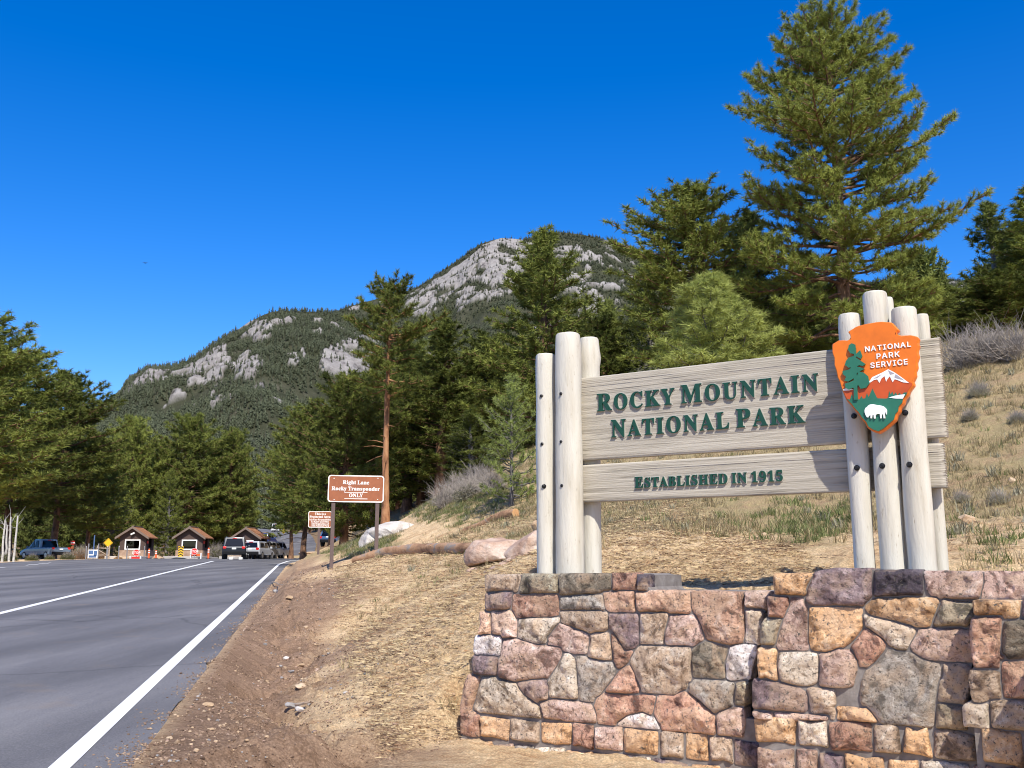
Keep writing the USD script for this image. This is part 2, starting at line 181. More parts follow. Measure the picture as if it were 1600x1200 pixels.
# ------------------------------------------------------------------ the lie of the land
RA = math.radians(-11.49); RU = np.array([math.sin(RA), math.cos(RA)]); RN = np.array([RU[1], -RU[0]])   # along the road, to its right
def st(x, y): return x * RU[0] + y * RU[1], x * RN[0] + y * RN[1] + 1.64
def xy(s, t): s, t = np.asarray(s, float), np.asarray(t, float) - 1.64; return np.stack([s * RU[0] + t * RN[0], s * RU[1] + t * RN[1]], -1)
def road_z(s):
    s = np.asarray(s, float)
    return np.interp(s, [-60, 0, 73, 80, 110, 135, 400], [-1.0, 0, 2.19, 2.36, 2.75, 3.9, 18])
ctrl = []
for px, py, D in [(725, 1133, 9.3), (735, 1020, 10.4), (755, 905, 12.0), (640, 1133, 8.9), (640, 1000, 12.5), (560, 1000, 15), (560, 930, 20), (650, 930, 15), (700, 950, 13),
                  (519, 898, 30), (588, 870, 30.4), (553, 884, 25.5), (730, 874, 21), (640, 879, 23), (780, 884, 15), (620, 827, 42), (600, 845, 38), (700, 792, 38), (800, 804, 27), (760, 822, 24.5),
                  (640, 805, 46), (700, 768, 44), (760, 742, 40), (900, 690, 36), (1000, 660, 33), (1200, 610, 28), (1480, 572, 24.5), (1600, 548, 23), (1800, 520, 21), (2100, 500, 19),
                  (1050, 800, 16), (1000, 880, 11), (1250, 830, 13.5), (1250, 885, 9.9), (1550, 830, 11), (1550, 700, 16), (1560, 885, 8.6), (1100, 913, 10.0), (1850, 885, 8.0), (2100, 800, 9),
                  (489, 878, 52), (500, 871, 62), (560, 844, 60), (600, 806, 72), (505, 867, 75), (545, 846, 85), (455, 850, 150), (435, 840, 210), (430, 833, 270), (300, 858, 160), (150, 858, 160), (300, 848, 260), (100, 850, 260), (560, 815, 150), (560, 800, 240), (-200, 860, 170)]:
    ctrl.append(at(px, py, D))
for s in (-8, 0, 5, 10, 18, 28, 40, 55):       # verge and ditch on the right
    for t, dz in ((0.9, -0.10), (1.9, -0.24 if s < 30 else -0.12)):
        p = xy(s, t); ctrl.append(np.array([p[0], p[1], float(road_z(s)) + dz]))
for s in (-8, 0, 5): p = xy(s, 4.5); ctrl.append(np.array([p[0], p[1], -0.1]))
for s in (-10, 10, 30, 50, 70): p = xy(s, -32.0); ctrl.append(np.array([p[0], p[1], float(road_z(s)) - 0.2]))
for x, y, z in [(0, 60, 7.0), (12, 50, 9.2), (28, 60, 13.5), (35, 40, 12.5), (25, 22, 9.0), (14, 6, 2.2), (20, 0, 4), (0, 100, 12), (40, 100, 20), (-12, 100, 7), (80, 160, 34), (0, 180, 22), (-110, 90, 3.5), (-70, 70, 2.4), (-160, 200, 8), (60, 20, 20), (8, 3, 0.0), (3, 4, -0.1), (0, -5, -0.2), (5, -10, 0)]:
    ctrl.append(np.array([x, y, z]))
ctrl = np.array(ctrl)
_rbf = RBFInterpolator(ctrl[:, :2], ctrl[:, 2], kernel='thin_plate_spline', smoothing=0.02)

# the plane of the park sign and of the wall below it
SO = np.array([0.655, 9.40, 0.0]); _a = math.radians(32.4)
SU = np.array([math.cos(_a), -math.sin(_a), 0]); SN = np.array([-math.sin(_a), -math.cos(_a), 0])
def sgn(u, z, w): return SO + np.asarray(u, float)[..., None] * SU + np.asarray(w, float)[..., None] * SN + np.asarray(z, float)[..., None] * np.array([0, 0, 1.0])
def onplane(px, py, w):
    r = ray(px, py); o = SO + w * SN
    k = ((o - EYE) @ SN) / (r @ SN); p = EYE + r * k[..., None]
    return np.stack([(p - SO) @ SU, p[..., 2]], -1)

ROAD_OUT = np.array([(-45, 0.52), (40, 0.5), (66, 0.6), (78, 1.7), (95, 3.0), (112, 3.6), (118, 3.0), (118, -13.5), (88, -13.2), (84, -12.6), (76, -15.2), (62, -17.8), (40, -20.5), (-45, -24)])
road_poly = Polygon(xy(ROAD_OUT[:, 0], ROAD_OUT[:, 1]))
hill_c = np.array([xy(112, -1.5), at(456, 850, 150)[:2], at(438, 842, 205)[:2], at(428, 834, 268)[:2], at(415, 826, 330)[:2]])
_k = np.arange(len(hill_c)); _kk = np.linspace(0, len(hill_c) - 1, 60)
hill_line = np.stack([PchipInterpolator(_k, hill_c[:, i])(_kk) for i in (0, 1)], -1)
hill_road = LineString(hill_line).buffer(3.6, cap_style='flat')
paved = unary_union([road_poly, hill_road])

from scipy.spatial import cKDTree
_hd = np.stack([np.interp(np.linspace(0, 59, 400), np.arange(60), hill_line[:, i]) for i in (0, 1)], -1); _hz = _rbf(_hd); _hz[:1] = road_z(112.0); _w = np.exp(-(np.arange(-40, 41) / 18.0) ** 2); _w /= _w.sum()
_hz = np.convolve(np.pad(_hz, 40, mode='edge'), _w, 'valid'); _hz = road_z(112.0) + 0.02 + (_hz - road_z(112.0)) * np.clip(np.linspace(0, 6, 400), 0, 1); _ht = cKDTree(_hd)
def land(x, y):
    """height of the ground, before its small roughness"""
    x, y = np.asarray(x, float), np.asarray(y, float); shp = x.shape; x, y = x.ravel(), y.ravel()
    r = np.hypot(x, y); q = np.minimum(1.0, 300 / np.maximum(r, 1e-6))
    z = np.empty(len(x))
    for i in range(0, len(x), 40000):
        sl = slice(i, i + 40000); z[sl] = _rbf(np.stack([x[sl] * q[sl], y[sl] * q[sl]], -1))
    z = np.clip(z, -1.5, 26); far = np.clip((r - 250) / 150, 0, 1); far = far * far * (3 - 2 * far); z = z * (1 - far) + 14 * far
    s, t = st(x, y)
    # under and beside the pavement the ground follows it
    near = (s > -60) & (s < 140)
    t = t - np.interp(s, [58, 66, 78, 95, 112, 122], [0.0, .1, 1.2, 2.5, 3.1, 2.6]) * (t > -5)
    inside = (t < 0.62) & (t > -27)
    zr = road_z(s) + 0.008 - 0.07 * np.clip((0.50 - t) / 0.12, 0, 1)
    w = np.where(inside, 1.0, np.clip(1 - (t - 0.62) / 0.6, 0, 1) * (t > 0) + np.clip(1 - (-27 - t) / 12, 0, 1) * (t <= -27))
    w = w * np.clip((122 - s) / 14, 0, 1) * near
    z = z * (1 - w) + zr * w
    # the hill road lies in the slope
    dh, ih = _ht.query(np.stack([x, y], -1)); wh = np.clip(1 - (dh - 4.6) / 9.0, 0, 1); wh = wh * wh * (3 - 2 * wh) * np.clip((s - 108) / 8, 0, 1); z = z * (1 - wh) + (_hz[ih] - 0.05) * wh
    # in front of the retaining wall the ground is low
    u = (x - SO[0]) * SU[0] + (y - SO[1]) * SU[1]; n = (x - SO[0]) * SN[0] + (y - SO[1]) * SN[1]
    lo = np.clip((n + 0.15) / 0.12, 0, 1) * np.clip((u + 1.5) / 0.3, 0, 1) * (n < 9) * (u < 12)
    z = np.where(lo > 0, np.minimum(z, z * (1 - lo) + lo * np.minimum(z, 0.05)), z)
    hi = (n < -0.02) & (n > -0.40) & (u > -0.75)
    z = np.where(hi, np.minimum(z, 1.36), z)
    bk = (n <= -0.40) & (n > -2.0) & (u > -0.1) & (u < 6)
    zb = np.where(u < 1.5, 1.44, 1.44 + .07 * np.clip((u - 1.5) / .4, 0, 1)); z = np.where(bk, np.maximum(z, zb), z)
    cap_ = zb + 0.03 + 0.6 * np.clip(-n - 1.25, 0, 9); z = np.where((n <= -0.40) & (n > -2.2) & (u > -0.2) & (u < 4.2), np.minimum(z, cap_), z)
    return z.reshape(shp)
def rough(x, y):
    s, t = st(x, y); P = np.stack([x, y, 0 * x], -1)
    ditch = np.exp(-((t - 1.55) / 0.75) ** 2) * (s < 75)
    hillp = np.clip((t - 2.2) / 1.5, 0, 1)
    n1 = meshkit.fbm(P * 1.3, 4, 3) - 0.5; n2 = meshkit.fbm(P * 5.0, 3, 5) - 0.5
    g = (0.04 + 0.08 * ditch + 0.07 * hillp) * n1 + (0.015 + 0.08 * ditch + 0.05 * hillp) * n2
    n3 = meshkit.fbm(P * 17.0, 3, 8) - 0.5; cl = np.clip((12 - np.abs(y - 8)) / 4, 0, 1) if 0 else 1.0
    g = g + n3 * (0.010 + 0.04 * ditch + 0.025 * hillp) + np.maximum(meshkit.fbm(P * 7.5, 2, 14) - 0.60, 0) * (0.12 * hillp + .35 * ditch)
    near_edge = 0.12 * np.clip((t - 0.3) / 0.1, 0, 1) + 0.88 * np.clip((t - 0.62) / 0.5, 0, 1) + np.clip((-21 - t) / 4, 0, 1)
    # a small washed-out gully along the ditch
    mid = 1.5 + 0.35 * np.sin(s * 0.9) + 0.2 * np.sin(s * 2.3 + 1)
    gully = -0.16 * np.exp(-((t - mid) / 0.16) ** 2) * np.clip((26 - s) / 8, 0, 1)
    return g * np.clip(near_edge, 0, 1) + gully * (t > 0.8)
def ground(x, y):
    x, y = np.asarray(x, float), np.asarray(y, float); return land(x, y) + rough(x, y)
def gpt(x, y): return np.array([x, y, float(ground(np.array([x]), np.array([y]))[0])])
def on_ground(px, py, near=3.0, far=300.0):
    """where the line of sight through a pixel first meets the ground"""
    d = np.geomspace(near, far, 700); p = at(np.full(700, px), np.full(700, py), d)
    below = p[:, 2] < ground(p[:, 0], p[:, 1]); i = int(np.argmax(below)) if below.any() else 699
    return np.array([p[i, 0], p[i, 1], float(ground(p[i:i + 1, 0], p[i:i + 1, 1])[0])])

# ground sheet: rings round the camera, fine where the photograph looks
az = np.radians(np.concatenate([np.arange(-180, -33, 4.0), np.arange(-33, 33, 0.085), np.arange(33, 180, 4.0)]))
rad = np.concatenate([[0.3, 1.2, 2.2, 3.2, 4.2], np.geomspace(5, 34, 420), np.geomspace(34.3, 400, 190), np.geomspace(430, 2900, 12)])
AZ, RD = np.meshgrid(az, rad, indexing='ij'); GX, GY = RD * np.sin(AZ), RD * np.cos(AZ)
GZ = ground(GX, GY); fz = np.clip((RD - 60) / 60, 0, 1); GZ += fz * 0
na, nr = AZ.shape; ii = np.arange(na)[:, None]; jj = np.arange(nr - 1)[None]; i2 = (ii + 1) % na
qd = np.stack([ii * nr + jj, ii * nr + jj + 1, i2 * nr + jj + 1, i2 * nr + jj], -1).reshape(-1, 4)[:, ::-1]
GV = np.stack([GX, GY, GZ], -1).reshape(-1, 3)
s_, t_ = st(GV[:, 0], GV[:, 1]); P2 = np.stack([GV[:, 0], GV[:, 1], 0 * s_], -1)
nz = meshkit.fbm(P2 * 0.55, 4, 11); nf = meshkit.fbm(P2 * 1.7, 4, 12)
sm = lambda a, b, v: np.clip((v - a) / (b - a), 0, 1) ** 2 * (3 - 2 * np.clip((v - a) / (b - a), 0, 1))
rr_ = np.hypot(GV[:, 0], GV[:, 1])
moist = sm(0.3, 0.7, t_) * (1 - sm(1.5, 2.9, t_ + (nz - 0.5) * 3.0)) * (s_ < 66) * (1 - 0.5 * sm(34, 60, s_))
px_, py_ = proj(np.where(GV[:, 1:2] > 1, GV, [0, 1000, 0]))
vis = GV[:, 1] > 1
grass = np.zeros(len(GV))
def blob(cx, cy, rx, ry, k):
    global grass
    grass = np.maximum(grass, k * vis * sm(1.25, 0.55, np.hypot((px_ - cx) / rx, (py_ - cy) / ry) + (nf - 0.5) * 1.1))
UHILL = (GV[:, 0] - SO[0]) * SU[0] + (GV[:, 1] - SO[1]) * SU[1]; NHILL = -((GV[:, 0] - SO[0]) * SN[0] + (GV[:, 1] - SO[1]) * SN[1])
grass = sm(3.6, 6.0, NHILL + (nz - 0.5) * 4) * sm(-3, 2.0, GV[:, 0] + (nz - .5) * 4) * (rr_ < 70) * 0.95
blob(1260, 815, 80, 40, 1.0); blob(720, 775, 95, 42, 1.0); blob(560, 850, 70, 22, 1.0); blob(490, 868, 40, 10, 1.0)
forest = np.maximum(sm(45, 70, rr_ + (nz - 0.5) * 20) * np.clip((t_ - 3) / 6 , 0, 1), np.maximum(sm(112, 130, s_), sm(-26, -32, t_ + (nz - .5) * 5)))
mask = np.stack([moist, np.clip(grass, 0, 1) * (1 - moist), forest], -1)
ground_mat = M('hillside_earth', {
    'geo': ('geometry', {}), 'mk': ('attribute', {'attribute': 'mask'}), 'sep': ('separate_color', {'color_type': 'rgb'}),
    'map': ('mapping', {'scale': (1.0, 2.6, 1.6), 'rotation': (0, 0, -0.35)}),
    'n1': ('noise_texture', {'scale': 0.8, 'detail': 8.0, 'roughness': 0.7, 'distortion': 0.6}),
    'n2': ('noise_texture', {'scale': 9.0, 'detail': 9.0, 'roughness': 0.75, 'distortion': 0.8}),
    'n3': ('noise_texture', {'scale': 30.0, 'detail': 8.0, 'roughness': 0.85}), 'n4': ('voronoi_texture', {'scale': 46.0, 'randomness': 1.0}), 'gr': ('rgb_ramp', {'ramp': [(.0, (1.5, 1.48, 1.45)), (.3, (1.28, 1.27, 1.25)), (.7, (.86, .84, .82))]}), 'm5': ('mix_color', {'blend_type': 'multiply', 'fac': .75, 'use_clamp': False}),
    'straw': ('rgb_ramp', {'ramp': [(0.30, (0.17, 0.09, 0.047)), (0.41, (0.38, 0.235, 0.125)), (0.5, (0.56, 0.405, 0.235)), (0.66, (0.70, 0.555, 0.355))]}),
    'soil': ('rgb_ramp', {'ramp': [(0.3, (0.085, 0.056, 0.038)), (0.44, (0.21, 0.135, 0.087)), (0.58, (0.33, 0.22, 0.145)), (0.78, (0.45, 0.34, 0.245))]}),
    'gras': ('rgb_ramp', {'ramp': [(0.3, (0.17, 0.105, 0.062)), (0.45, (0.33, 0.235, 0.135)), (0.56, (0.30, 0.245, 0.12)), (0.75, (0.50, 0.39, 0.24))]}),
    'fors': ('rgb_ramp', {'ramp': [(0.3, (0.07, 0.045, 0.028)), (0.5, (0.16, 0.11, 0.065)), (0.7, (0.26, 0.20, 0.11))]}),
    'dk': ('rgb_ramp', {'ramp': [(0.32, (0.40, 0.35, 0.30)), (0.42, (1.05, 1.05, 1.05)), (.6, (1.12, 1.12, 1.12)), (.72, (1.35, 1.35, 1.35))]}),
    'av': ('mix_float', {'fac': 0.5}), 'm1': ('mix_color', {}), 'm2': ('mix_color', {}), 'm3': ('mix_color', {}), 'm4': ('mix_color', {'blend_type': 'multiply', 'fac': 0.85, 'use_clamp': False}),
    'bs': ('mix_float', {'fac': 0.4}), 'bu': ('bump', {'strength': 1.0, 'distance': 0.075}),
    'p': ('principled_bsdf', {'roughness': 0.95, 'specular_ior_level': 0.12})},
    [('geo.position', 'map.vector'), ('map.vector', 'n1.vector'), ('map.vector', 'n2.vector'), ('geo.position', 'n3.vector'), ('mk.color', 'sep.color'),
     ('n1.fac', 'av.a'), ('n2.fac', 'av.b'), ('av.value' if 0 else 'av.result', 'straw.fac'), ('av.result', 'soil.fac'), ('av.result', 'gras.fac'), ('av.result', 'fors.fac'),
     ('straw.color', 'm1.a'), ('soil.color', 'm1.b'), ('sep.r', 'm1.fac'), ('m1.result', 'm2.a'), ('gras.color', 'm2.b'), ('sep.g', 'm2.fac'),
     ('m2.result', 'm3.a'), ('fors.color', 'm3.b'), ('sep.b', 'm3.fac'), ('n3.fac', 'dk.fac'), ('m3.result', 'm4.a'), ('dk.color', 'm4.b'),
     ('n2.fac', 'bs.a'), ('n3.fac', 'bs.b'), ('bs.result', 'bu.height'), ('bu.normal', 'p.normal'), ('geo.position', 'n4.vector'), ('n4.distance', 'gr.fac'), ('m4.result', 'm5.a'), ('gr.color', 'm5.b'), ('m5.result', 'p.base_color')], 'p.BSDF')
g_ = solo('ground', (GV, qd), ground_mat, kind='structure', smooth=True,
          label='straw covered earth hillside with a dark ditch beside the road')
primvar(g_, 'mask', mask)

# ------------------------------------------------------------------ road
asphalt_mat = M('asphalt', {
    'geo': ('geometry', {}), 'map': ('mapping', {'rotation': (0, 0, -RA), 'scale': (1.0, 0.14, 1.0)}),
    'n1': ('noise_texture', {'scale': 0.55, 'detail': 6.0, 'roughness': 0.65}), 'n2': ('noise_texture', {'scale': 60.0, 'detail': 6.0, 'roughness': 0.85}), 'n3': ('noise_texture', {'scale': 1.3, 'detail': 7.0, 'roughness': 0.6}),
    'r1': ('rgb_ramp', {'ramp': [(0.32, (0.078, 0.076, 0.080)), (0.5, (0.112, 0.109, 0.113)), (0.68, (0.155, 0.15, 0.15))]}),
    'r2': ('rgb_ramp', {'ramp': [(0.30, (0.42, 0.42, 0.42)), (0.48, (1, 1, 1)), (0.66, (1.75, 1.72, 1.68))]}),
    'r3': ('rgb_ramp', {'ramp': [(0.58, (0, 0, 0)), (0.72, (0.5, 0.5, 0.5))]}),
    'm': ('mix_color', {'blend_type': 'multiply', 'fac': 0.8, 'use_clamp': False}), 'd': ('mix_color', {'b': (0.17, 0.14, 0.115)}),
    'mp2': ('mapping', {'rotation': (0, 0, -RA)}), 'vd': ('noise_texture', {'scale': 0.8, 'detail': 4.0}), 'vm': ('mix_color', {'blend_type': 'add', 'fac': 0.9, 'use_clamp_result': False}), 'vo': ('voronoi_texture', {'feature': 'distance_to_edge', 'scale': 0.16}), 'vr': ('rgb_ramp', {'ramp': [(0.0, (.62, .62, .62)), (0.004, (.7, .7, .7)), (0.009, (1, 1, 1))]}), 'ck': ('mix_color', {'blend_type': 'multiply', 'fac': 0.75}),
    'sx': ('separate_xyz', {}), 'wv': ('math', {'math_type': 'multiply', 'value2': 2.72}), 'sn': ('math', {'math_type': 'sine'}), 'wr': ('map_range', {'from_min': -1.0, 'from_max': 1.0, 'to_min': 0.84, 'to_max': 1.10}), 'wt': ('mix_color', {'blend_type': 'multiply', 'fac': 0.9, 'use_clamp': False}),
    'bu': ('bump', {'strength': 0.4, 'distance': 0.008}), 'p': ('principled_bsdf', {'roughness': 0.82, 'specular_ior_level': 0.3})},
    [('geo.position', 'map.vector'), ('map.vector', 'n1.vector'), ('geo.position', 'n2.vector'), ('geo.position', 'n3.vector'), ('n1.fac', 'r1.fac'), ('n2.fac', 'r2.fac'), ('r1.color', 'm.a'), ('r2.color', 'm.b'),
     ('n3.fac', 'r3.fac'), ('r3.color', 'd.fac'), ('m.result', 'd.a'), ('n2.fac', 'bu.height'), ('bu.normal', 'p.normal'), ('geo.position', 'mp2.vector'), ('geo.position', 'vd.vector'), ('mp2.vector', 'vm.a'), ('vd.color', 'vm.b'), ('vm.result', 'vo.vector'), ('vo.distance', 'vr.fac'), ('mp2.vector', 'sx.vector'), ('sx.x', 'wv.value1'), ('wv.value', 'sn.value1'), ('sn.value', 'wr.value'), ('d.result', 'ck.a'), ('vr.color', 'ck.b'), ('ck.result', 'wt.a'), ('wr.result', 'wt.b'), ('wt.result', 'p.base_color')], 'p.BSDF')
paint_mat = M('road_paint', {'geo': ('geometry', {}), 'n': ('noise_texture', {'scale': 26.0, 'detail': 8.0, 'roughness': 0.75}),
    'r': ('rgb_ramp', {'ramp': [(0.30, (0.22, 0.22, 0.22)), (0.39, (0.68, 0.68, 0.66)), (0.8, (0.80, 0.80, 0.78))]}), 'p': ('principled_bsdf', {'roughness': 0.6})},
    [('geo.position', 'n.vector'), ('n.fac', 'r.fac'), ('r.color', 'p.base_color')], 'p.BSDF')
def sheet(poly, zf, step=1.5):
    """a thin triangulated sheet over poly, cut into strips so that it follows the slope"""
    vs, fs, n = [], [], 0
    x0, y0, x1, y1 = poly.bounds
    for y in np.arange(y0, y1, step):
        cut = poly.intersection(shapely.box(x0 - 1, y, x1 + 1, min(y + step, y1 + 1)))
        for g in getattr(cut, 'geoms', [cut]):
            if g.geom_type != 'Polygon' or g.area < 1e-6: continue
            v, f = trimesh.creation.triangulate_polygon(g, engine='earcut'); vs.append(v); fs.append(f + n); n += len(v)
    v = np.vstack(vs); f = np.vstack(fs)
    m = np.column_stack([v, zf(v[:, 0], v[:, 1])]); cr = np.cross(m[f[:, 1]] - m[f[:, 0]], m[f[:, 2]] - m[f[:, 0]])[:, 2]
    f[cr < 0] = f[cr < 0][:, ::-1]
    return (m, f)
def rz_xy(x, y, lift=0.0): return road_z(st(x, y)[0]) + lift
rng = np.random.default_rng(5)
# ragged edge of the pavement
ex = [(s, 0.52 + 0.05 * math.sin(s * 1.7) + rng.normal(0, 0.03)) for s in np.arange(-45, 60, 0.35)]
ragged = Polygon(np.vstack([xy(*np.array(ex).T), xy(ROAD_OUT[2:, 0], ROAD_OUT[2:, 1])]))
road = thing('road', 'grey asphalt road with white lines leading to the booths', kind='structure')
part(road, 'asphalt', sheet(ragged.buffer(0), rz_xy), asphalt_mat)
def strip(s0, s1, t0, t1, w, n=60):
    s = np.linspace(s0, s1, n); t = np.interp(s, [s0, s1], [t0, t1]); return Polygon(np.vstack([xy(s, t - w / 2), xy(s[::-1], t[::-1] + w / 2)]))
part(road, 'edge_line', sheet(strip(-45, 64, 0, 0, 0.15).union(Polygon(np.vstack([xy(np.array([64, 72, 80.]), np.array([-.075, .3, 1.4])), xy(np.array([80, 72, 64.]), np.array([1.55, .45, .075]))]))).buffer(0), lambda x, y: rz_xy(x, y, 0.005)), paint_mat)
part(road, 'lane_line', sheet(strip(-45, 72, -4.62, -4.62, 0.18), lambda x, y: rz_xy(x, y, 0.005)), paint_mat)
for s0, s1 in [(2, 5), (11, 14), (20, 23), (29, 32), (38, 41), (49.5, 51.5), (54.5, 57), (61, 66.5)]:
    part(road, 'lane_dash', sheet(strip(s0, s1, -13.75, -13.75, 0.13, 4), lambda x, y: rz_xy(x, y, 0.005)), paint_mat)
part(road, 'stop_line', sheet(strip(90.5, 91.2, -1.5, -1.5, 8.0, 3), lambda x, y: rz_xy(x, y, 0.005)), paint_mat)
hz = lambda x, y: np.maximum(land(x, y) + 0.10, np.where(st(x, y)[0] < 118, road_z(st(x, y)[0]) + 0.01, -9))
tg = np.gradient(hill_line, axis=0); tg /= np.linalg.norm(tg, axis=1, keepdims=True); nm_ = np.stack([tg[:, 1], -tg[:, 0]], -1); off = np.linspace(-3.4, 3.4, 7)
HP = (hill_line[:, None] + nm_[:, None] * off[None, :, None]); hzz = np.broadcast_to(_hz[_ht.query(hill_line)[1]][:, None] + .01, (60, 7))
hk = np.arange(59)[:, None] * 7 + np.arange(6)[None]; part(road, 'hill_road', (np.concatenate([HP, hzz[..., None]], -1).reshape(-1, 3), np.stack([hk, hk + 1, hk + 8, hk + 7], -1).reshape(-1, 4)), asphalt_mat)

# ------------------------------------------------------------------ mountains
rock_px = [(150 + np.array(q)[:, 0] * .531, 340 + np.array(q)[:, 1] * .531) for q in [
    [(930, 225), (1000, 175), (1090, 125), (1130, 85), (1220, 58), (1330, 70), (1270, 110), (1250, 165), (1215, 205), (1100, 190), (1020, 250), (960, 300), (925, 300)],
    [(1325, 92), (1480, 105), (1485, 140), (1340, 130)], [(665, 400), (800, 350), (830, 400), (800, 455), (740, 490), (680, 455)], [(275, 445), (335, 395), (385, 395), (405, 430), (360, 485), (275, 500)],
    [(430, 325), (510, 312), (540, 335), (490, 375), (435, 350)], [(70, 525), (120, 455), (160, 440), (200, 448), (200, 468), (160, 495), (90, 530)], [(395, 440), (470, 405), (495, 430), (450, 485), (395, 480)],
    [(540, 440), (600, 420), (604, 436), (548, 452)], [(1440, 205), (1530, 200), (1540, 240), (1450, 260)], [(1420, 250), (1500, 265), (1490, 300), (1420, 285)], [(1060, 220), (1220, 215), (1210, 240), (1080, 262)]]]
rock_mat = M('mountain_rock_and_soil', {
    'geo': ('geometry', {}), 'mk': ('attribute', {'attribute': 'mask'}), 'sep': ('separate_color', {'color_type': 'rgb'}),
    'map': ('mapping', {'scale': (1, 1, 0.5), 'rotation': (0.4, 0.3, 0)}),
    'n1': ('noise_texture', {'scale': 0.03, 'detail': 10.0, 'roughness': 0.68, 'distortion': 0.7}), 'n2': ('noise_texture', {'scale': 0.10, 'detail': 8.0, 'roughness': 0.7}),
    'rk': ('rgb_ramp', {'ramp': [(0.33, (0.07, 0.062, 0.058)), (0.43, (0.22, 0.20, 0.185)), (0.58, (0.29, 0.27, 0.25)), (0.8, (0.37, 0.345, 0.32))]}),
    'so': ('rgb_ramp', {'ramp': [(0.35, (0.034, 0.038, 0.020)), (0.6, (0.060, 0.060, 0.036)), (0.8, (0.16, 0.14, 0.11))]}),
    'm': ('mix_color', {}), 'bu': ('bump', {'strength': 0.9, 'distance': 6.0}), 'p': ('principled_bsdf', {'roughness': 0.95, 'specular_ior_level': 0.1})},
    [('geo.position', 'map.vector'), ('map.vector', 'n1.vector'), ('map.vector', 'n2.vector'), ('mk.color', 'sep.color'), ('n2.fac', 'rk.fac'), ('n1.fac', 'so.fac'), ('so.color', 'm.a'), ('rk.color', 'm.b'), ('sep.r', 'm.fac'),
     ('n2.fac', 'bu.height'), ('bu.normal', 'p.normal'), ('m.result', 'p.base_color')], 'p.BSDF')
def mountain(pts, R0, R1, q0, seed, label, expo=1.7):
    pts = np.array(pts, float); r = ray(pts[:, 0], pts[:, 1]); a = np.arctan2(r[:, 0], r[:, 1]); sl = (r[:, 2]) / np.hypot(r[:, 0], r[:, 1])
    A = np.linspace(a[0], a[-1], 620); q = np.concatenate([np.linspace(q0, 0.8, 90), np.linspace(0.803, 1.03, 90), np.linspace(1.05, 1.28, 8)])
    crest = PchipInterpolator(a, sl)(A); Rc = np.interp(A, [a[0], a[-1]], [R0, R1])
    AA, Q = np.meshgrid(A, q, indexing='ij'); RR = Q * Rc[:, None]; X, Y = RR * np.sin(AA), RR * np.cos(AA)
    shape = np.where(Q < 1, np.maximum(Q, 1e-3) ** expo, 1 - 1.1 * (Q - 1))
    P = np.stack([X, Y, 0 * X], -1)
    shape = np.where(Q < 1, np.clip((Q - q0) / (1 - q0), 0, 1) ** (expo - .35), 1 - 1.1 * (Q - 1))
    env = np.clip(np.abs(1 - Q) * 5, 0.06, 1) * np.clip((Q - q0) * 6, 0, 1)
    ridge = 1 - np.abs(2 * meshkit.fbm(P / 260, 4, seed) - 1)
    Z = 8 * (1 - shape) + (1.6 + Rc * crest)[:, None] * shape - 14 * np.clip((q0 + .02 - Q) / .02, 0, 1) + env * ((ridge - 0.7) * 75 + (meshkit.fbm(P / 60, 4, seed + 1) - 0.5) * 34)
    jx = (meshkit.fbm(P / 40, 4, seed + 2) - 0.5) * 46; jy = (meshkit.fbm(P / 40, 4, seed + 3) - 0.5) * 34
    ppx, ppy = proj(np.stack([X, Y, Z], -1)); k = np.zeros(X.shape)
    for qx, qy in rock_px: k = np.maximum(k, shapely.contains_xy(Polygon(np.column_stack([qx, qy])).buffer(-1), ppx + jx * 0.9, ppy + jy * 0.9))
    outc = meshkit.fbm(P / 28, 4, seed + 5); k = np.maximum(k, (outc > 0.70) * (ppy < 640) * 1.0)
    k *= (Q > 0.45) * (Q < 1.1); k *= (meshkit.fbm(P / 16, 3, seed + 9) + 0.35 * (meshkit.fbm(P / 60, 2, seed + 8) - .5)) > 0.40
    bl = 1 - np.abs(2 * meshkit.fbm(np.stack([X, Y, Z], -1) / 30, 5, seed + 7) - 1); Z = Z + k * (bl - 0.62) * 17 * np.clip(env * 3, 0.25, 1)
    n, m = X.shape; i = np.arange(n - 1)[:, None] * m; j = np.arange(m - 1)[None]
    f = np.stack([i + j, i + m + j, i + m + j + 1, i + j + 1], -1).reshape(-1, 4)
    V = np.stack([X, Y, Z], -1).reshape(-1, 3)
    c = np.cross(V[f[:, 1]] - V[f[:, 0]], V[f[:, 2]] - V[f[:, 0]])[:, 2]
    if c.mean() < 0: f = f[:, ::-1]
    p = solo('mountain', (V, f), rock_mat, label=label, kind='structure', smooth=True)
    primvar(p, 'mask', np.stack([k.ravel(), 0 * k.ravel(), 0 * k.ravel()], -1))
    return V, f, k.ravel(), Q.ravel()
RIDGE_A = [(-420, 720), (-150, 690), (60, 668), (150, 641), (185, 618), (200, 596), (235, 575), (258, 574), (300, 561), (340, 535), (385, 509), (405, 496), (432, 487), (470, 487), (505, 489), (545, 497), (600, 512), (680, 540), (800, 585), (950, 625), (1200, 650), (1700, 660), (2100, 660)]
RIDGE_B = [(60, 720), (250, 640), (400, 560), (480, 505), (560, 474), (610, 462), (645, 452), (690, 424), (720, 404), (755, 380), (785, 373), (812, 375), (840, 369), (870, 363), (905, 366), (940, 373), (990, 390), (1060, 412), (1160, 436), (1300, 442), (1430, 437), (1520, 440), (1700, 452), (2000, 490), (2400, 520)]
mB = mountain(RIDGE_B, 1500, 1900, 0.30, 41, 'tall rocky mountain with grey cliffs behind the pines')
mA = mountain(RIDGE_A, 1050, 1250, 0.36, 71, 'long wooded ridge with pale cliffs left of the summit')

